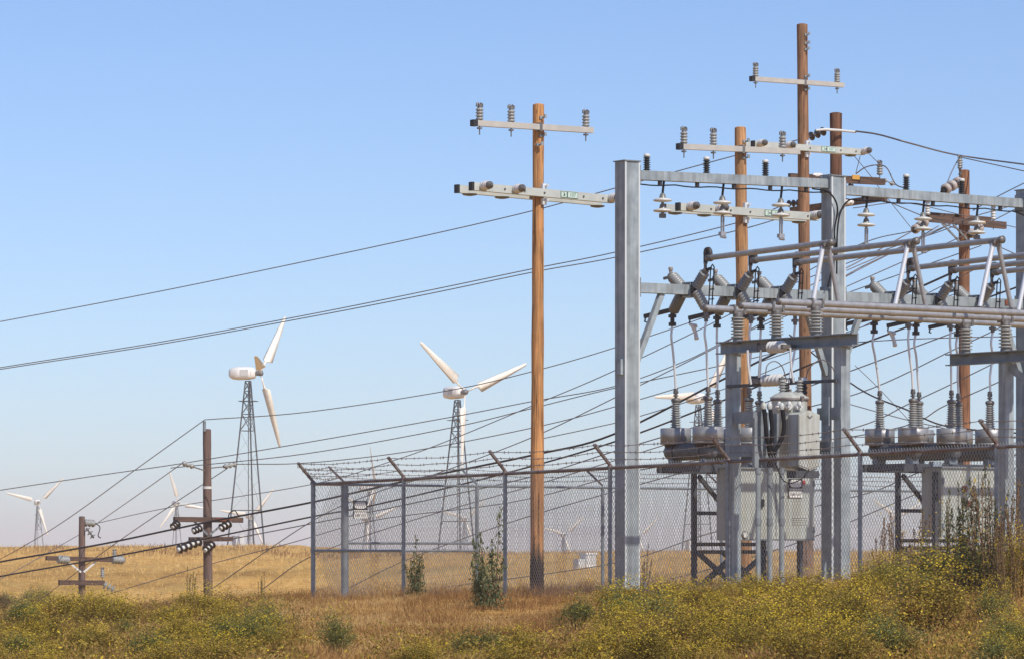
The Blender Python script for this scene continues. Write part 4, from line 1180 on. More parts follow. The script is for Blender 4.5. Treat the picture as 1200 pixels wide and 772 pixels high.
m = MB(); m.path(smoothpts([Q(110, 612, -.2), Q(117, 617, -.2), Q(115, 627, -.3), Q(118, 630, -.3)], 5), .02, 5); m.build('jumper_cable', M['cable'], P7)

# ------------------------------------------------------------------ overhead wires
def wire(label, pts, r_=.014, mt='wire', cat='wire', group='overhead wires'):
    q = smoothpts([P(x, y, Y) for x, y, Y in pts], 8)
    o = q[0]
    m = MB(); m.path([p-o for p in q], r_, 5)
    ob = m.build('power_line', M[mt], None); ob.location = o
    return tag(ob, label, cat, group)
wire('topmost long wire crossing the open sky behind the honey pole', [(-60, 388, 120), (0, 377, 118), (180, 343, 112), (360, 306, 108), (500, 276, 104), (625, 247, 101), (720, 221, 99), (860, 183, 97.5), (948, 161, 96.8)])
wire('upper wire of the close pair crossing the sky below the topmost wire', [(-60, 442, 122), (0, 430.5, 120), (180, 402, 115), (360, 369, 110), (500, 341, 106), (625, 315, 103), (720, 296, 101), (861, 262, 99), (922, 239, 98)])
wire('lower wire of the close pair crossing the sky below the topmost wire', [(-60, 444, 122), (0, 432.5, 120), (180, 404.5, 115), (360, 372, 110), (500, 345, 106), (625, 319, 103), (720, 302, 101), (861, 271, 99), (925, 253, 98.5), (1000, 236, 98)])
wire('wire from the top of the left field pole sagging right behind the honey pole', [(240, 491.5, 119.9), (360, 482.5, 118), (522, 458, 116), (624, 435, 114), (718, 408, 112), (836, 368, 110), (1000, 306, 108), (1100, 272, 107), (1125, 262, 106)])
wire('wire dropping from the top of the left field pole to the lower left', [(240, 491.5, 119.9), (160, 549, 124), (80, 607, 129), (25, 641, 133), (-40, 676, 138)])
wire('wire from the left standoff insulator down to the short pole', [(214, 542, 120), (165, 577, 130), (112, 614, 150)])
wire('wire from the right standoff insulator down to the lower left', [(267, 548, 120), (200, 592, 122), (130, 640, 126), (66, 688, 131), (20, 722, 135)])
wire('wire running across the sky to the left standoff insulator', [(-60, 584, 126), (0, 574, 125), (120, 556, 122), (214, 542.5, 120), (360, 518, 117), (528, 488.5, 114), (624, 470, 112), (718, 453, 110), (800, 424, 108), (863, 394, 107), (975, 350, 105), (1150, 288, 104)])
wire('wire from beside the left field pole, flattening out towards the right edge', [(200, 548, 120), (360, 531, 117), (528, 501, 114), (624, 478, 112), (718, 455, 110), (841, 429, 108), (938, 408, 107), (1052, 398, 106), (1210, 393.5, 105)])
wire('wire reaching the right standoff insulator from the right', [(277, 543.5, 120), (360, 542, 119), (480, 528.5, 117), (624, 501, 114), (718, 477, 112), (850, 437, 110), (1005, 385, 108), (1121, 344, 107)])
wire('steep wire climbing from the short pole insulator behind the fence corner', [(112, 613, 150), (200, 594, 140), (366, 567, 128), (459, 540, 121), (528, 515, 117), (624, 475, 113), (718, 435, 110), (858, 367, 107), (1000, 290, 105), (1072, 270, 104)])
wire('steep wire rising from the grass by the left field pole towards the left column', [(249, 689, 118), (366, 610, 113), (440, 577, 111), (516, 553, 109), (624, 512, 106), (718, 467, 104), (862, 395, 102), (1005, 317, 101), (1116, 262, 104)])
wire('thick dark cable passing just above the left field pole arms', [(-60, 671, 114), (0, 658, 112), (120, 637, 108), (240, 612, 104), (366, 588, 101), (474, 563.5, 98), (624, 533, 95), (718, 509, 93), (850, 443, 91), (938, 400, 90), (1120, 318, 88)], .027, 'wire_d')
wire('thick dark cable passing just below the left field pole arms', [(-60, 688, 114), (0, 675, 112), (120, 654, 108), (240, 631, 104), (366, 605, 101), (440, 591, 99), (585, 556, 96), (718, 518, 93), (850, 468, 91), (1005, 405, 89), (1210, 330, 87)], .022, 'wire_d')
wire('thin cable from the lower arm of the left field pole through the fence', [(262, 633, 119), (366, 613, 115), (480, 590, 111), (624, 558, 107), (715, 530, 104), (850, 488, 101), (1063, 410, 98), (1164, 372, 97)], .016)
wire('low wire entering the fence below its top rail at the left', [(-40, 690, 140), (0, 678, 138), (93, 626, 150)])
wire('low wire from the grass crossing the field below the fence corner', [(306, 691, 116), (366, 651, 113), (478, 611, 108), (620, 570, 104), (718, 540, 101), (850, 500, 99), (1005, 461, 97), (1121, 408, 95), (1210, 366, 94)])
wire('low wire through the fence mesh left of the honey pole', [(400, 693, 110), (478, 655, 107), (600, 611, 103), (715, 577, 100), (850, 540, 98), (1005, 500, 96), (1063, 474, 95), (1121, 447, 94), (1210, 403, 93)])
wire('lowest wire behind the breaker stand', [(60, 716, 140), (220, 668, 128), (340, 636, 121), (440, 609, 114), (600, 588, 108), (715, 559, 104), (780, 545, 102), (1039, 504, 97), (1110, 474, 95), (1210, 430, 93)])
wire('wire crossing the field low behind the breaker legs', [(500, 690, 106), (640, 672, 104), (740, 655, 102), (830, 625, 100), (955, 593, 98), (1025, 575, 97), (1080, 552, 96), (1210, 505, 95)])
wire('lower wire crossing the field low behind the breaker legs', [(560, 706, 104), (700, 690, 102), (780, 679, 101), (880, 653, 99), (955, 628, 98), (1025, 599, 97), (1085, 574, 96), (1210, 525, 95)])
wire('dark wire descending right from the middle column towards the right edge', [(925, 392, 96), (1005, 454, 95), (1063, 480, 94), (1109, 499, 93.5), (1190, 507, 93), (1230, 510, 93)], .02, 'wire_d')
wire('thin wire descending right behind the bushings', [(1002, 428, 99), (1027, 452, 98), (1063, 490, 97), (1090, 520, 96)], .009)
wire('thin wire below the dark descending wire', [(985, 470, 97), (1005, 476, 97), (1060, 491, 96), (1109, 502, 95), (1210, 523, 94)], .012)
wire('heavy wire from the dark pole sagging right out of the frame', [(1003, 154, 97), (1030, 158, 96.5), (1070, 169, 96), (1125, 182.5, 103.8), (1220, 195.5, 100)], .022)
wire('wire leaving the pin on top of the rust brown pole to the right', [(1126, 184.5, 103.8), (1165, 193, 102), (1220, 205, 100)])
wire('short wire rising right from behind the right end of the top beam', [(1140, 247, 104), (1170, 230, 103), (1220, 205, 101)])
wire('jumper wire from the top pin down to the white bells of the rust brown pole', [(1124, 185, 103.8), (1116, 200, 103.6), (1108, 219, 103.4)])
wire('wire from the white bells at the arm end running down to the left', [(1071, 270, 103.3), (1030, 293, 103), (1000, 310, 102.6), (940, 340, 102), (860, 390, 101)], .016)
wire('wire crossing above the second upper bus tube', [(1100, 265, 103.6), (1057, 290, 103), (1000, 318, 102), (960, 344, 101.5)], .014)
wire('wire sagging between the dark pole and the rust brown pole arms', [(1030, 232, 97), (1078, 252, 99), (1130, 272, 101), (1190, 298, 103), (1215, 312, 103)])
wire('wire sagging below the top beam towards the last column', [(1000, 244, 97), (1060, 238, 99), (1130, 253, 102), (1205, 270, 104)], .012)
wire('arching jumper over the arm end of the dark pole', [(1003, 204, 96.6), (1015, 196, 96.5), (1031, 193.5, 96.5), (1040, 198, 96.4), (1047, 212, 96.3), (1052, 218, 96.2), (1062, 221, 96)], .016)
wire('thin wire from the long pale crossarm down to the dark pole arm', [(1018, 180, 91.6), (1030, 192, 94), (1031, 194, 96.5)], .009)
wire('thin drop wire beside the middle column top', [(1001, 183, 93), (1020, 206, 95), (1034, 225, 96), (1070, 270, 98)], .009)
wire('short thin wire hanging from the long pale crossarm', [(1008, 183, 93), (1003, 203, 96.5)], .009)
wire('wire crossing between the second and third trestles', [(992, 317, 99), (1050, 292, 99.5), (1116, 262, 100), (1190, 240, 100)], .013)
wire('lower wire crossing between the second and third trestles', [(992, 336, 99), (1060, 306, 99), (1121, 280, 99), (1210, 235, 99)], .013)
wire('wire crossing behind the inclined rods at the left', [(629, 515, 109.5), (700, 500, 108), (748, 488, 107), (850, 455, 105), (960, 408, 104), (1063, 356, 103), (1164, 305, 102)], .013)

# ------------------------------------------------------------------ wind turbines
def turbine(label, hub, Lpx, psi, phases, blade=9.0, cone=.12, pitch=-.5, Y=None, towh=None, base_px=None, det=True, nac=1.0):
    Y = Y or F*blade/Lpx
    h = P(hub[0], hub[1], Y)
    ax = Vector((cos(psi), sin(psi), 0)); la = Vector((-sin(psi), cos(psi), 0))
    base = Vector((h.x, h.y, 0))-ax*1.4
    base.z = gz(base.x, base.y)
    t = thing('wind_turbine', label, 'wind turbine', base, psi, 'white wind turbines on the far ridge')
    H = h.z-base.z
    X = 1.4
    # lattice tower: three legs, rings, braces
    wb, wt = 2.5, .36
    m = MB()
    legs = []
    for k in range(3):
        g = radians(90+120*k)
        legs.append(lambda q, g=g: Vector((cos(g)*(wb+(wt-wb)*q), sin(g)*(wb+(wt-wb)*q), q*(H-.9))))
    for k in range(3):
        m = MB(); m.tube(legs[k](-.02), legs[k](1), .10, .085, n=5); m.build('tower_leg', M['tower'], t)
    m = MB(); lv = [0, .22, .40, .56, .70, .80, .88, .94, 1.0]
    for i, q in enumerate(lv):
        for k in range(3):
            a = legs[k]; b = legs[(k+1) % 3]
            if i in (1, 4, 5, 6, 7, 8): m.bar(a(q), b(q), .09, .09)
            if i >= 4 and i < 8:
                m.bar(a(q), b(lv[i+1]), .055, .055); m.bar(b(q), a(lv[i+1]), .055, .055)
            elif i < 4:
                m.bar(a(q), b(lv[i+1]), .016, .016)
    m.tube((0, 0, 0), (0, 0, H-1.5), .05, n=5)
    m.build('tower_bracing', M['tower'], t)['kind'] = 'stuff'
    m = MB(); m.box((0, 0, H-3.2), (2.0, 1.6, .08)); m.build('work_platform', M['tower'], t)
    # nacelle
    m = MB(); vs = []; prof = [(.85, .40), (.65, .66), (.1, .76), (-1.2, .78), (-1.9, .68), (-2.2, .45)]
    for x, r_ in prof:
        for k in range(10):
            g = 2*pi*(k+.5)/10; c, s_ = cos(g), sin(g)
            vs.append((x*nac, r_*1.05*math.copysign(abs(c)**.6, c), H+.0+r_*.98*math.copysign(abs(s_)**.6, s_)))
    fs = []
    for i in range(len(prof)-1):
        for k in range(10): fs.append((i*10+k, i*10+(k+1) % 10, (i+1)*10+(k+1) % 10, (i+1)*10+k))
    fs.append(tuple(range(9, -1, -1))); fs.append(tuple(range(50, 60)))
    m.add(vs, fs, True); m.build('nacelle', M['nac'], t)
    if Lpx > 60:
        m = MB(); m.box((-.3, -.80, H+.05), (.9, .06, .7)); m.build('hatch', M['cap'], t)
    m = MB(); m.lathe((.8, 0, H), (1.75, 0, H), [(0, .25), (.3, .28), (.6, .34), (.9, .30), (1, .1)], 12); m.build('hub', M['fitting'], t)
    for ph in phases:
        ph = radians(ph)
        rad = Vector((0, sin(ph), cos(ph)))
        d = (rad*cos(cone)+Vector((1, 0, 0))*sin(cone)).normalized()
        tg = Vector((0, cos(ph), -sin(ph)))            # in the rotor plane
        nn = d.cross(tg)
        o = Vector((X, 0, H)); secs = [(.05, .17, .16, 0), (.13, .17, .15, 0), (.20, .26, .12, .1), (.225, 1.18, .19, .34), (.5, .90, .14, .2), (.8, .58, .08, .1), (.97, .36, .05, .05), (1.0, .14, .03, .05)]
        vs = []; fs = []
        for q, ch, th_, tw in secs:
            tw += pitch; e1 = (tg*cos(tw)+nn*sin(tw)); e2 = d.cross(e1)
            c = o+d*(blade*q)
            for (u_, w_) in ((-.30, 0), (-.15, .5), (.15, .42), (.70, 0), (.15, -.30), (-.15, -.40)):
                vs.append(c+e1*(ch*u_)+e2*(th_*w_))
        for i in range(len(secs)-1):
            for k in range(6): fs.append((i*6+k, i*6+(k+1) % 6, (i+1)*6+(k+1) % 6, (i+1)*6+k))
        fs.append((5, 4, 3, 2, 1, 0)); fs.append(tuple(range(len(vs)-6, len(vs))))
        m = MB(); m.add(vs, fs, True); m.build('blade', M['turb'], t)
    return t
turbine('large white turbine at the left seen side on, nacelle pointing left', (305, 437), 92, radians(-10), (40, 160, 280), cone=.17, pitch=-1.5)
turbine('large white turbine between the fence corner and the honey pole', (545, 459), 92, radians(-52), (67, 187, 307), cone=.10)
turbine('large white turbine partly hidden behind the square post and steel drums', (826, 466), 78, radians(-55), (29, 149, 269), cone=.06)
turbine('small white turbine at the far left above the short pole', (45, 588), 41, radians(-75), (45, 165, 285))
turbine('small turbine just left of the left field pole', (209, 589), 39, radians(-65), (100, 220, 340))
turbine('small white turbine behind the tower of the large left turbine', (295, 604), 41, radians(-70), (38, 158, 278))
turbine('bright small turbine seen through the fence between its first two posts', (433, 607), 40, radians(-60), (68, 188, 308))
turbine('small turbine with one blade standing upright above the fence rail', (441, 571), 50, radians(-3), (0, 120, 240), cone=-.15, pitch=.3)
turbine('small white turbine behind the fence left of the tall leafy weed', (546, 607), 33, radians(-70), (45, 165, 285))
turbine('small white turbine just right of the honey pole foot', (662, 626), 32, radians(-70), (45, 165, 285))
turbine('small turbine just right of the left steel column', (749, 628), 32, radians(-70), (45, 165, 285))
turbine('small turbine behind the stand of the right circuit breaker', (1050, 605), 38, radians(-70), (62, 182, 302))
# white cabinets out on the ridge
def white_cabinet(label, px, py0, py1, w, Y, two=False):
    p = P(px, py1, Y); z = gz(p.x, p.y)
    h = (py1-py0)/F*Y; ww = w/F*Y
    t = thing('equipment_cabinet', label, 'cabinet', (p.x, p.y, min(z, p.z)), TH, 'white cabinets on the field')
    e = p.z-min(z, p.z)
    m = MB(); m.box((0, 0, (h+e)/2), (ww, ww*.8, h+e)); b = m.build('body', M['whitebox'], t)
    m = MB(); m.box((0, 0, h+e+.03), (ww+.12, ww*.8+.12, .08)); m.build('roof', M['whitebox'], b)
    m = MB(); m.box((-ww*.24, -ww*.4-.01, e+h*.5), (ww*.42, .03, h*.8)); m.box((ww*.24, -ww*.4-.01, e+h*.5), (ww*.42, .03, h*.8)); m.build('door', M['cap'], b)
    if two:
        m = MB(); m.box((-ww*.85, 0, (h*.55+e)/2), (ww*.65, ww*.7, h*.55+e)); m.build('side_body', M['cap'], t)
    return t
white_cabinet('white cabinet with a low grey side box in the field right of the honey pole', 689, 649, 661, 15, 175, True)
white_cabinet('tall white cabinet at the foot of the large left turbine', 279, 628, 641, 11, 455)
white_cabinet('small white cabinet on the ridge behind the tall leafy weed', 525, 643, 652, 9, 440)
white_cabinet('white cabinet on the ridge just left of the breaker stand leg', 809, 634, 652, 9, 420)

# ------------------------------------------------------------------ plants
def quads(C, size, rng, aspect=.45, up=None):
    """small leaf quads around centres C; returns verts, faces"""
    n = len(C)
    d = rng.normal(size=(n, 3))
    if up is not None: d = d*(1-up)+np.array([0, 0, 1])*up*1.6
    d /= np.linalg.norm(d, axis=1, keepdims=True)
    e = rng.normal(size=(n, 3)); e -= d*(e*d).sum(1, keepdims=True); e /= np.linalg.norm(e, axis=1, keepdims=True)
    s = size[:, None]
    V = np.stack([C-d*s*.5, C+e*s*aspect*.5, C+d*s*.5, C-e*s*aspect*.5], 1)
    Fq = np.arange(n*4).reshape(n, 4)
    return V.reshape(-1, 3), Fq

def shrub_proto(seed, leafmat, n_leaf, n_fl, lumps, tall=.75, leaf=.036, fl=.024, name='flowering_shrub', stemn=44, spread=.5):
    rng = np.random.default_rng(seed)
    t = thing(name, 'x', 'shrub', (0, 0, -50))
    # lumps of the crown
    Lc = []
    for i in range(lumps):
        g = rng.uniform(0, 2*pi); r_ = spread*rng.uniform(.0, .62)**.8
        hh = tall*rng.uniform(.35, .80)*(1-.5*(r_/spread)**2)
        Lc.append((cos(g)*r_, sin(g)*r_, hh, rng.uniform(.12, .24)))
    Lc = np.array(Lc)
    k = rng.integers(0, lumps, n_leaf)
    d = rng.normal(size=(n_leaf, 3)); d /= np.linalg.norm(d, axis=1, keepdims=True)
    rr = Lc[k, 3]*rng.uniform(.25, 1.15, n_leaf)**.6
    C = Lc[k, :3]+d*rr[:, None]*np.array([1, 1, 1.15])
    # shoots that stick out of the top
    ns = 120
    ks = rng.integers(0, lumps, ns)
    q = rng.uniform(0, 1, (ns, 9)); tip = Lc[ks, :3]+np.stack([rng.normal(0, .10, ns), rng.normal(0, .10, ns), Lc[ks, 3]*1.0+rng.uniform(.05, .34, ns)], -1)
    Cs = (Lc[ks, None, :3]*(1-q[..., None])+tip[:, None]*q[..., None]).reshape(-1, 3)+rng.normal(0, .012, (ns*9, 3))
    C = np.concatenate([C, Cs]); okm = C[:, 2] > -.03; C = C[okm]
    n = len(C)
    # clumps share a tone
    tone = rng.uniform(0, 1, lumps+ns)
    V, Fq = quads(C, leaf*rng.uniform(.6, 1.4, n), rng, .42, .25)
    tl = rng.uniform(.12, .85, lumps); kk_ = np.concatenate([k, np.repeat(ks, 9)])[okm]
    ton = np.clip(tl[kk_]+rng.normal(0, .16, n), 0, 1)
    np_mesh('foliage', V, Fq, M[leafmat], np.repeat(ton, 4), parent=t)['kind'] = 'stuff'
    if n_fl:
        k = rng.integers(0, lumps, n_fl); d = rng.normal(size=(n_fl, 3)); d[:, 2] = np.abs(d[:, 2])*.8+.05; d /= np.linalg.norm(d, axis=1, keepdims=True)
        Cf = Lc[k, :3]+d*(Lc[k, 3]*rng.uniform(.9, 1.25, n_fl))[:, None]
        kk = rng.integers(0, ns, n_fl//2); Cf[:n_fl//2] = tip[kk]+rng.normal(0, .025, (n_fl//2, 3))
        V, Fq = quads(Cf, fl*rng.uniform(.6, 1.3, n_fl), rng, .85)
        o = np_mesh('flowers', V, Fq, M['flower'], np.repeat(rng.uniform(0, 1, n_fl), 4), parent=t)
        o['kind'] = 'stuff'
    m = MB()
    for i in range(stemn):
        a = Lc[rng.integers(0, lumps)]
        m.tube((a[0]*.15, a[1]*.15, -.08), (a[0], a[1], a[2]), .012, .005, 4, caps=False)
    m.build('stem', M['stem'], t)
    return t

def weed_proto(seed, name, leafmat, n_st, h, spread, nleaf, leaf, cat='plant', cone=False, flowers=0):
    rng = np.random.default_rng(seed)
    t = thing(name, 'x', cat, (0, 0, -50))
    Cl = []; m = MB(); tips = []
    for i in range(n_st):
        g = rng.uniform(0, 2*pi); r0 = rng.uniform(0, .25)*spread; hh = (h*rng.uniform(.42, .78) if cone else h*rng.uniform(.55, 1.0)) if i else h
        ln = rng.normal(0, .12, 2)*(h*.6) if not cone else rng.normal(0, .06, 2)*h*(1.6 if i else .5)
        p0 = np.array([cos(g)*r0, sin(g)*r0, -.1]); p1 = np.array([cos(g)*r0*2.2+ln[0], sin(g)*r0*2.2+ln[1], hh])
        pm = (p0+p1)/2+np.array([*rng.normal(0, .03, 2), 0])*h
        pts = [p0, pm, p1]; m.path([Vector(p) for p in pts], [.010, .008, .004], 4)
        nl = int(nleaf/n_st)
        q = rng.uniform(.08, 1.0, nl)**(1.25 if cone else .8)
        c = np.where(q[:, None] < .5, p0+(pm-p0)*(q[:, None]*2), pm+(p1-pm)*(q[:, None]*2-1))
        wid = spread*(.30*(1-q)+.035) if cone else np.full(nl, spread*.07)*(1.3-q)
        c = c+rng.normal(size=(nl, 3))*wid[:, None]*np.array([1, 1, .6])
        Cl.append(c); tips.append(p1)
    C = np.concatenate(Cl); n = len(C)
    V, Fq = quads(C, leaf*rng.uniform(.6, 1.35, n), rng, .45, .3)
    np_mesh('foliage', V, Fq, M[leafmat], np.repeat(rng.uniform(0, 1, n), 4), parent=t)['kind'] = 'stuff'
    if flowers:
        tp_ = np.array(tips)[rng.integers(0, len(tips), flowers)]+rng.normal(0, .06, (flowers, 3))
        V, Fq = quads(tp_, .028*rng.uniform(.6, 1.3, flowers), rng, .8)
        np_mesh('flowers', V, Fq, M['flower'], np.repeat(rng.uniform(0, 1, flowers)*.6, 4), parent=t)['kind'] = 'stuff'
    m.build('stem', M['stem'], t)
    return t

PY = [shrub_proto(21+i, 'leaf_y', 4200, 1000, 13+i, .66, leaf=.032, fl=.019) for i in range(4)]
PG = [shrub_proto(41+i, 'leaf_g', 3600, 420, 12+i, .70, leaf=.032, fl=.019) for i in range(3)]
PD = [shrub_proto(61, 'leaf_g', 4600, 1300, 14, .66, leaf=.032, fl=.019)]
PB = [shrub_proto(91+i, 'leaf_b', 1500, 0, 9, .62, leaf=.026, name='dry_brush', stemn=90) for i in range(2)]
used = set()
def put(proto, p, sx, sz, label, group=None, rz=None, lean=0):
    if id(proto) not in used:
        used.add(id(proto)); o = proto
    else: o = copy_tree(proto)
    o.location = p-Vector((0, 0, .02)); o.rotation_euler = (lean, 0, R.uniform(0, 2*pi) if rz is None else rz)
    o.scale = (sx, sx, sz); o['label'] = label
    if group: o['group'] = group
    elif 'group' in o: del o['group']
    return o
def put_px(proto, px, py, wpx, hpx, label, group=None, h0=.9):
    p = ground_at(px, py); k = p.y/F
    return put(proto, p, wpx*k, hpx*k/h0, label, group)
BUSHES = [
    (750, 741, 118, 66, PD[0], 'largest yellow flowered bush just below the left steel column'),
    (890, 768, 135, 70, PY[0], 'large yellow flowered bush below the three conduits'),
    (1000, 752, 120, 74, PY[1], 'rounded yellow green bush below the middle steel column'),
    (1090, 742, 150, 92, PY[2], 'broad yellow topped bush below the right circuit breaker'),
    (1128, 692, 150, 70, PD[0], 'bright yellow bush under the cabinet at the right'),
    (675, 738, 70, 44, PG[0], 'dull green bush just right of the honey pole foot'),
    (310, 752, 70, 56, PG[1], 'dark green bush left of the fence corner'),
    (398, 770, 72, 64, PG[2], 'dark green bush with yellow tips below the fence corner'),
    (22, 736, 90, 38, PG[0], 'grey green bush at the far left edge'),
    (1040, 772, 120, 62, PG[1], 'green bush at the bottom below the right stand leg'),
    (1185, 770, 90, 60, PG[2], 'green bush in the bottom right corner'),
    (1196, 700, 60, 90, PY[3], 'tall yellow bush at the right edge in front of the last column'),
    (940, 712, 130, 48, PY[3], 'low yellow bush in front of the conduit feet'),
    (1020, 706, 90, 52, PY[1], 'yellow green bush at the foot of the fence post right of the middle column'),
    (830, 716, 110, 40, PY[2], 'low yellow green bush in front of the stand footing'),
    (560, 772, 90, 40, PG[0], 'green bush at the bottom below the tall leafy weed'),
    (1168, 736, 60, 60, PD[0], 'yellow bush beside the patch of matted straw at the right'),
    (215, 762, 90, 46, PY[0], 'yellow green bush at the lower left below the field pole'),
    (110, 768, 90, 46, PY[3], 'yellow green bush at the lower left below the short pole'),
]
for (px, py, w, h, pr, lab) in BUSHES: put_px(pr, px, py, w, h, lab)
def scatter(x0, x1, y0, y1, n, wr, protos, hk, label):
    for i in range(n):
        px = R.uniform(x0, x1); py = R.uniform(y0, y1); w = R.uniform(*wr)
        if ((px-1118)/72)**2+((py-752)/20)**2 < 1 or ((px-470)/130)**2+((py-728)/26)**2 < 1: continue     # patches of bare matted straw
        put_px(R.choice(protos), px, py, w, w*R.uniform(hk*.7, hk*1.25), label, 'low bushes covering the bank')
scatter(-20, 340, 730, 796, 40, (54, 112), PY+PY+PG[:1], .46, 'low yellow green bush on the bank below the left field poles')
scatter(-20, 330, 711, 727, 24, (30, 60), PY+PG[:2], .42, 'small low bush along the top edge of the bank at the left')
scatter(470, 720, 768, 802, 11, (60, 110), PY+PY+PG, .42, 'low bush at the bottom of the bank below the honey pole')
scatter(700, 1010, 730, 796, 20, (80, 135), PY+PY+PD, .56, 'low yellow flowered bush on the bank below the left circuit breaker')
scatter(700, 1020, 700, 722, 13, (44, 84), PY, .42, 'small bush along the fence foot below the left circuit breaker')
scatter(1000, 1090, 690, 775, 14, (56, 96), PY+PG, .5, 'bush on the bank below the right fence posts')
scatter(1150, 1215, 750, 800, 9, (56, 96), PY+PG, .5, 'bush crowding the bottom right corner of the bank')
scatter(-10, 340, 712, 790, 16, (36, 76), PB, .5, 'reddish brown dry brush among the bushes at the left')
scatter(440, 700, 715, 795, 13, (30, 70), PB, .36, 'brown dry brush in the straw below the honey pole')
scatter(700, 1180, 705, 790, 24, (40, 84), PB, .55, 'reddish brown dry brush among the yellow bushes at the right')
scatter(1020, 1200, 668, 700, 12, (40, 76), PB+PD, .8, 'tangled brush along the fence foot at the right')
# tall weeds
wp = [weed_proto(71+i, 'tall_weed', 'leaf_b' if i == 2 else 'leaf_d', 6, 1.0, .5, 1100, .030, flowers=14) for i in range(3)]
TW = [(1112, 690, 118, 0, 'slender tall weed with upright stems, leftmost of those before the right cabinet'), (1130, 690, 128, 0, 'slender tall weed standing against the door of the right cabinet'),
      (1146, 694, 150, 0, 'tallest dark weed before the right cabinet'), (1158, 694, 138, 2, 'tall rusty weed between the right cabinet and the last stand post'),
      (1050, 690, 92, 2, 'dry brown weed at the stand leg of the right breaker'), (1075, 690, 96, 2, 'dry brown weed left of the right cabinet'),
      (1030, 692, 84, 2, 'dry brown weed just right of the leaning fence post'), (1180, 694, 100, 2, 'dry reddish weed beside the right stand post'),
      (1192, 690, 130, 2, 'rusty brown weed in front of the last column at the right edge'), (223, 712, 50, 0, 'thin upright weed left of the field pole'),
      (308, 712, 44, 0, 'thin upright weed between the field pole and the fence corner'), (755, 694, 60, 1, 'thin leafy weed climbing at the right foot of the left column'),
      (1168, 690, 130, 0, 'tall thin weed just left of the right stand post'), (1175, 700, 96, 2, 'short rusty weed right of the last stand post'), (1186, 705, 110, 2, 'rusty dry weed beside the last column foot'), (1095, 690, 84, 1, 'short dark weed at the left corner of the right cabinet')]
for (px, py, h, k, lab) in TW:
    p = ground_at(px, py); kk = p.y/F
    put(wp[k], p, h*kk*.62, h*kk, lab)
lws = [weed_proto(81+i, 'leafy_weed', 'leaf_w', 9, 1.0, .36, 1700, .048, cone=True) for i in range(2)]
for (px, py, h, wd, lab) in ((488, 703, 78, .74, 'short dark leafy weed at the second fence post'), (574, 714, 122, .62, 'tall dark leafy weed tapering upward left of the honey pole')):
    p = ground_at(px, py); kk = p.y/F
    put(lws[0 if h < 80 else 1], p, h*kk*wd*1.0, h*kk, lab, rz=.4, lean=.10 if h < 80 else -.06)
put_px(PG[2], 562, 713, 36, 62, 'rounded leafy bush joined to the left side of the tall leafy weed')

# ------------------------------------------------------------------ grass
def blades(name, n, xy, hgt, wid, mt, rng, lean=.35, tones=(0, 1)):
    X, Y = xy; Z = zg(X, Y)-.02
    g = rng.uniform(0, 2*pi, n); l = hgt*rng.uniform(0, lean*2, n)
    h = hgt*rng.uniform(.5, 1.2, n)
    dx, dy = np.cos(g), np.sin(g)
    a = rng.uniform(0, 2*pi, n); ex, ey = np.cos(a)*wid*.5, np.sin(a)*wid*.5
    z0 = np.zeros(n)
    B = np.stack([X, Y, Z], -1)
    v0 = B+np.stack([ex, ey, z0], -1); v1 = B-np.stack([ex, ey, z0], -1)
    mid = B+np.stack([dx*l*.35, dy*l*.35, h*.62], -1)
    v2 = mid-np.stack([ex, ey, z0], -1)*.8; v3 = mid+np.stack([ex, ey, z0], -1)*.8
    tip = B+np.stack([dx*l, dy*l, h*(1-.25*rng.uniform(0, 1, n))], -1)
    V = np.stack([v0, v1, v2, v3, tip], 1).reshape(-1, 3)
    i = np.arange(n)[:, None]*5
    T = np.concatenate([i+np.array([[0, 1, 2]]), i+np.array([[0, 2, 3]]), i+np.array([[3, 2, 4]])], 0)
    # tone varies in patches and from blade to blade
    pt = .5+.24*np.sin(X*.8+.3*Y)*np.sin(Y*.35+1)+.20*np.sin(X*2.3-Y*.9)*np.sin(X*1.1+Y*.5)+.10*np.sin(X*5.1+Y*1.7)+rng.normal(0, .18, n)
    o = np_mesh(name, V, T, M[mt], np.repeat(np.clip(pt, 0, 1)*(tones[1]-tones[0])+tones[0], 5))
    tag(o, kind='stuff'); return o
def fan(n, y0, y1, half, rng, power=1.0):
    Y = y0+(y1-y0)*rng.uniform(0, 1, n)**power
    return (rng.uniform(-half, half, n)+rng.uniform(-.012, .012, n))*Y, Y
rng = np.random.default_rng(5)
n = 260000
# patchy straw on the bank, thicker where clumps have grown
X, Y = fan(n, 28, 84, .142, rng)
cl = np.sin(X*1.9+.6*Y)*np.sin(Y*1.1-X*.7)+.6*np.sin(X*3.7+1)*np.sin(Y*2.3)
hg = .06+.12*np.clip(cl+.2, 0, 1.4)+.05*rng.uniform(0, 1, n)
tag(blades('dry_grass', n, (X, Y), hg, np.full(n, .0065), 'straw', rng, .95), 'matted golden dry grass covering the bank in front of the fence', 'grass')
n = 90000
X, Y = fan(n, 84, 440, .145, rng, 1.25)
hg = np.clip(.06+.09*rng.uniform(0, 1, n)+.0007*Y, .06, .42)
tag(blades('field_grass', n, (X, Y), hg, .006+Y*.00008, 'straw_f', rng, .7, (.2, 1)), 'golden dry grass of the open field behind the fence', 'grass')
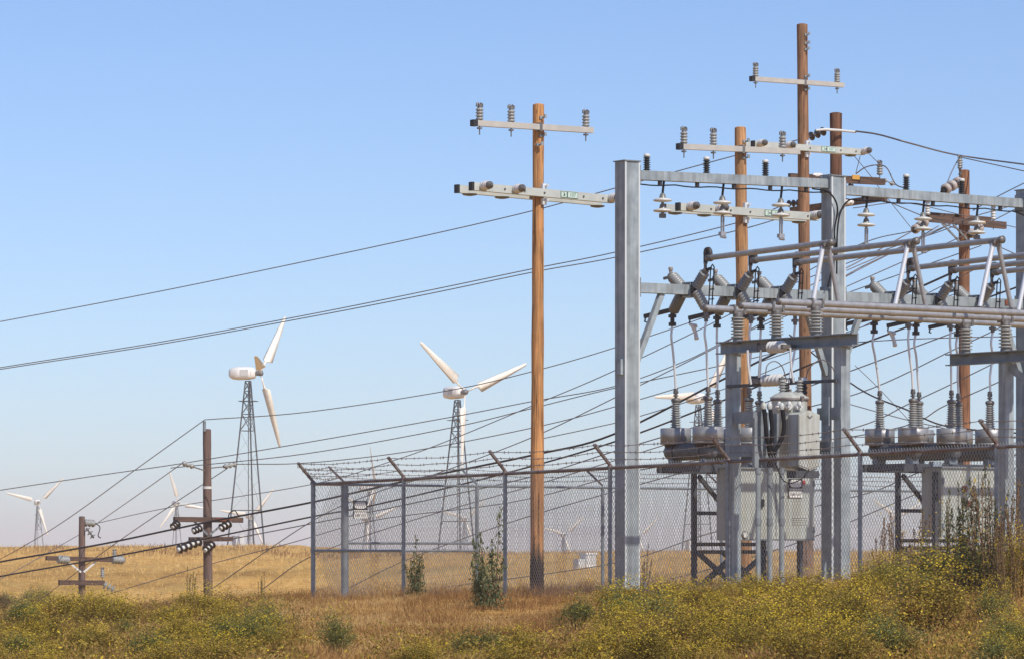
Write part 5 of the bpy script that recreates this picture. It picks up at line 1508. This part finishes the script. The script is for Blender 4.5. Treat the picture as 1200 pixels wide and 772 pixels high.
# standing dead tufts along the fence foot and here and there on the bank
TC = []
for px, py, r_ in [(525, 700, .5), (545, 706, .3), (380, 694, .5), (420, 698, .5), (470, 702, .4), (620, 700, .4), (660, 702, .5), (500, 716, .5), (585, 712, .4), (1170, 715, .7), (1150, 735, .6), (1190, 745, .5), (700, 700, .4), (355, 705, .5)]:
    q = ground_at(px, py); k = 260
    TC.append(np.stack([rng.normal(q.x, r_*.6, k), rng.normal(q.y, r_, k)], -1))
TC = np.concatenate(TC); n = len(TC)
tag(blades('dead_stalks', n, (TC[:, 0], TC[:, 1]), np.full(n, .34), np.full(n, .006), 'straw', rng, .7, (0, .6)), 'brown dead stalks along the foot of the fence', 'dead grass')
# ragged tufts along the skyline of the far ridge
n0 = 150
cx = rng.uniform(-62, 45, n0); cy = rng.uniform(300, 430, n0); k = 45; sz = rng.uniform(.25, .8, n0)
X = (cx[:, None]+rng.normal(0, 1, (n0, k))*sz[:, None]*1.6).ravel(); Y = (cy[:, None]+rng.normal(0, 1, (n0, k))*1.5).ravel()
tag(blades('ridge_tufts', n0*k, (X, Y), np.repeat(sz, k)*1.0, np.full(n0*k, .05), 'straw', rng, .45, (0, .7)), 'ragged dry tufts along the far ridge', 'dry weeds')
# low flowering ground cover between the bushes
def cover(regs, n, rng):
    Cs = []; 
    for (x0, x1, y0, y1, w) in regs:
        k = int(n*w)
        for _ in range(k//40):
            q = ground_at(rng.uniform(x0, x1), rng.uniform(y0, y1))
            c = rng.normal(0, 1, (40, 3))*np.array([.16, .26, 0])+np.array([q.x, q.y, 0])
            c[:, 2] = zg(c[:, 0], c[:, 1])+np.abs(rng.normal(0, .10, 40))+.01
            Cs.append(c)
    C = np.concatenate(Cs); n = len(C)
    V, Fq = quads(C, .04*rng.uniform(.5, 1.4, n), rng, .45, .3)
    fl = rng.uniform(0, 1, n) < .05
    o = np_mesh('flowering_ground_cover', V, Fq, [M['leaf_y'], M['flower']], np.repeat(rng.uniform(0, 1, n), 4), mi=fl.astype(int))
    return tag(o, 'low yellow green ground cover between the bushes on the bank', 'ground cover', kind='stuff')
cover([(-30, 350, 703, 790, .42), (430, 720, 750, 795, .09), (700, 1020, 690, 790, .25), (1000, 1210, 690, 800, .15)], 95000, rng)

# ------------------------------------------------------------------ thin summer haze over the plain
def haze_box():
    x0, x1, y0, y1, z0, z1 = -5200, 5200, -500, 8200, -22, 36
    m = MB(); m.box(((x0+x1)/2, (y0+y1)/2, (z0+z1)/2), (x1-x0, y1-y0, z1-z0))
    mt = bpy.data.materials.new('haze_air'); mt.use_nodes = True
    t = mt.node_tree; t.nodes.remove(t.nodes['Principled BSDF'])
    v = t.nodes.new('ShaderNodeVolumePrincipled'); v.inputs['Density'].default_value = .0003
    v.inputs['Color'].default_value = (.93, .955, 1.0, 1); v.inputs['Anisotropy'].default_value = 0.0
    t.links.new(v.outputs[0], t.nodes['Material Output'].inputs['Volume'])
    o = m.build('haze', mt); return tag(o, 'thin pale summer haze over the whole plain', 'haze', kind='stuff')
haze_box()
SC.cycles.volume_bounces = 1
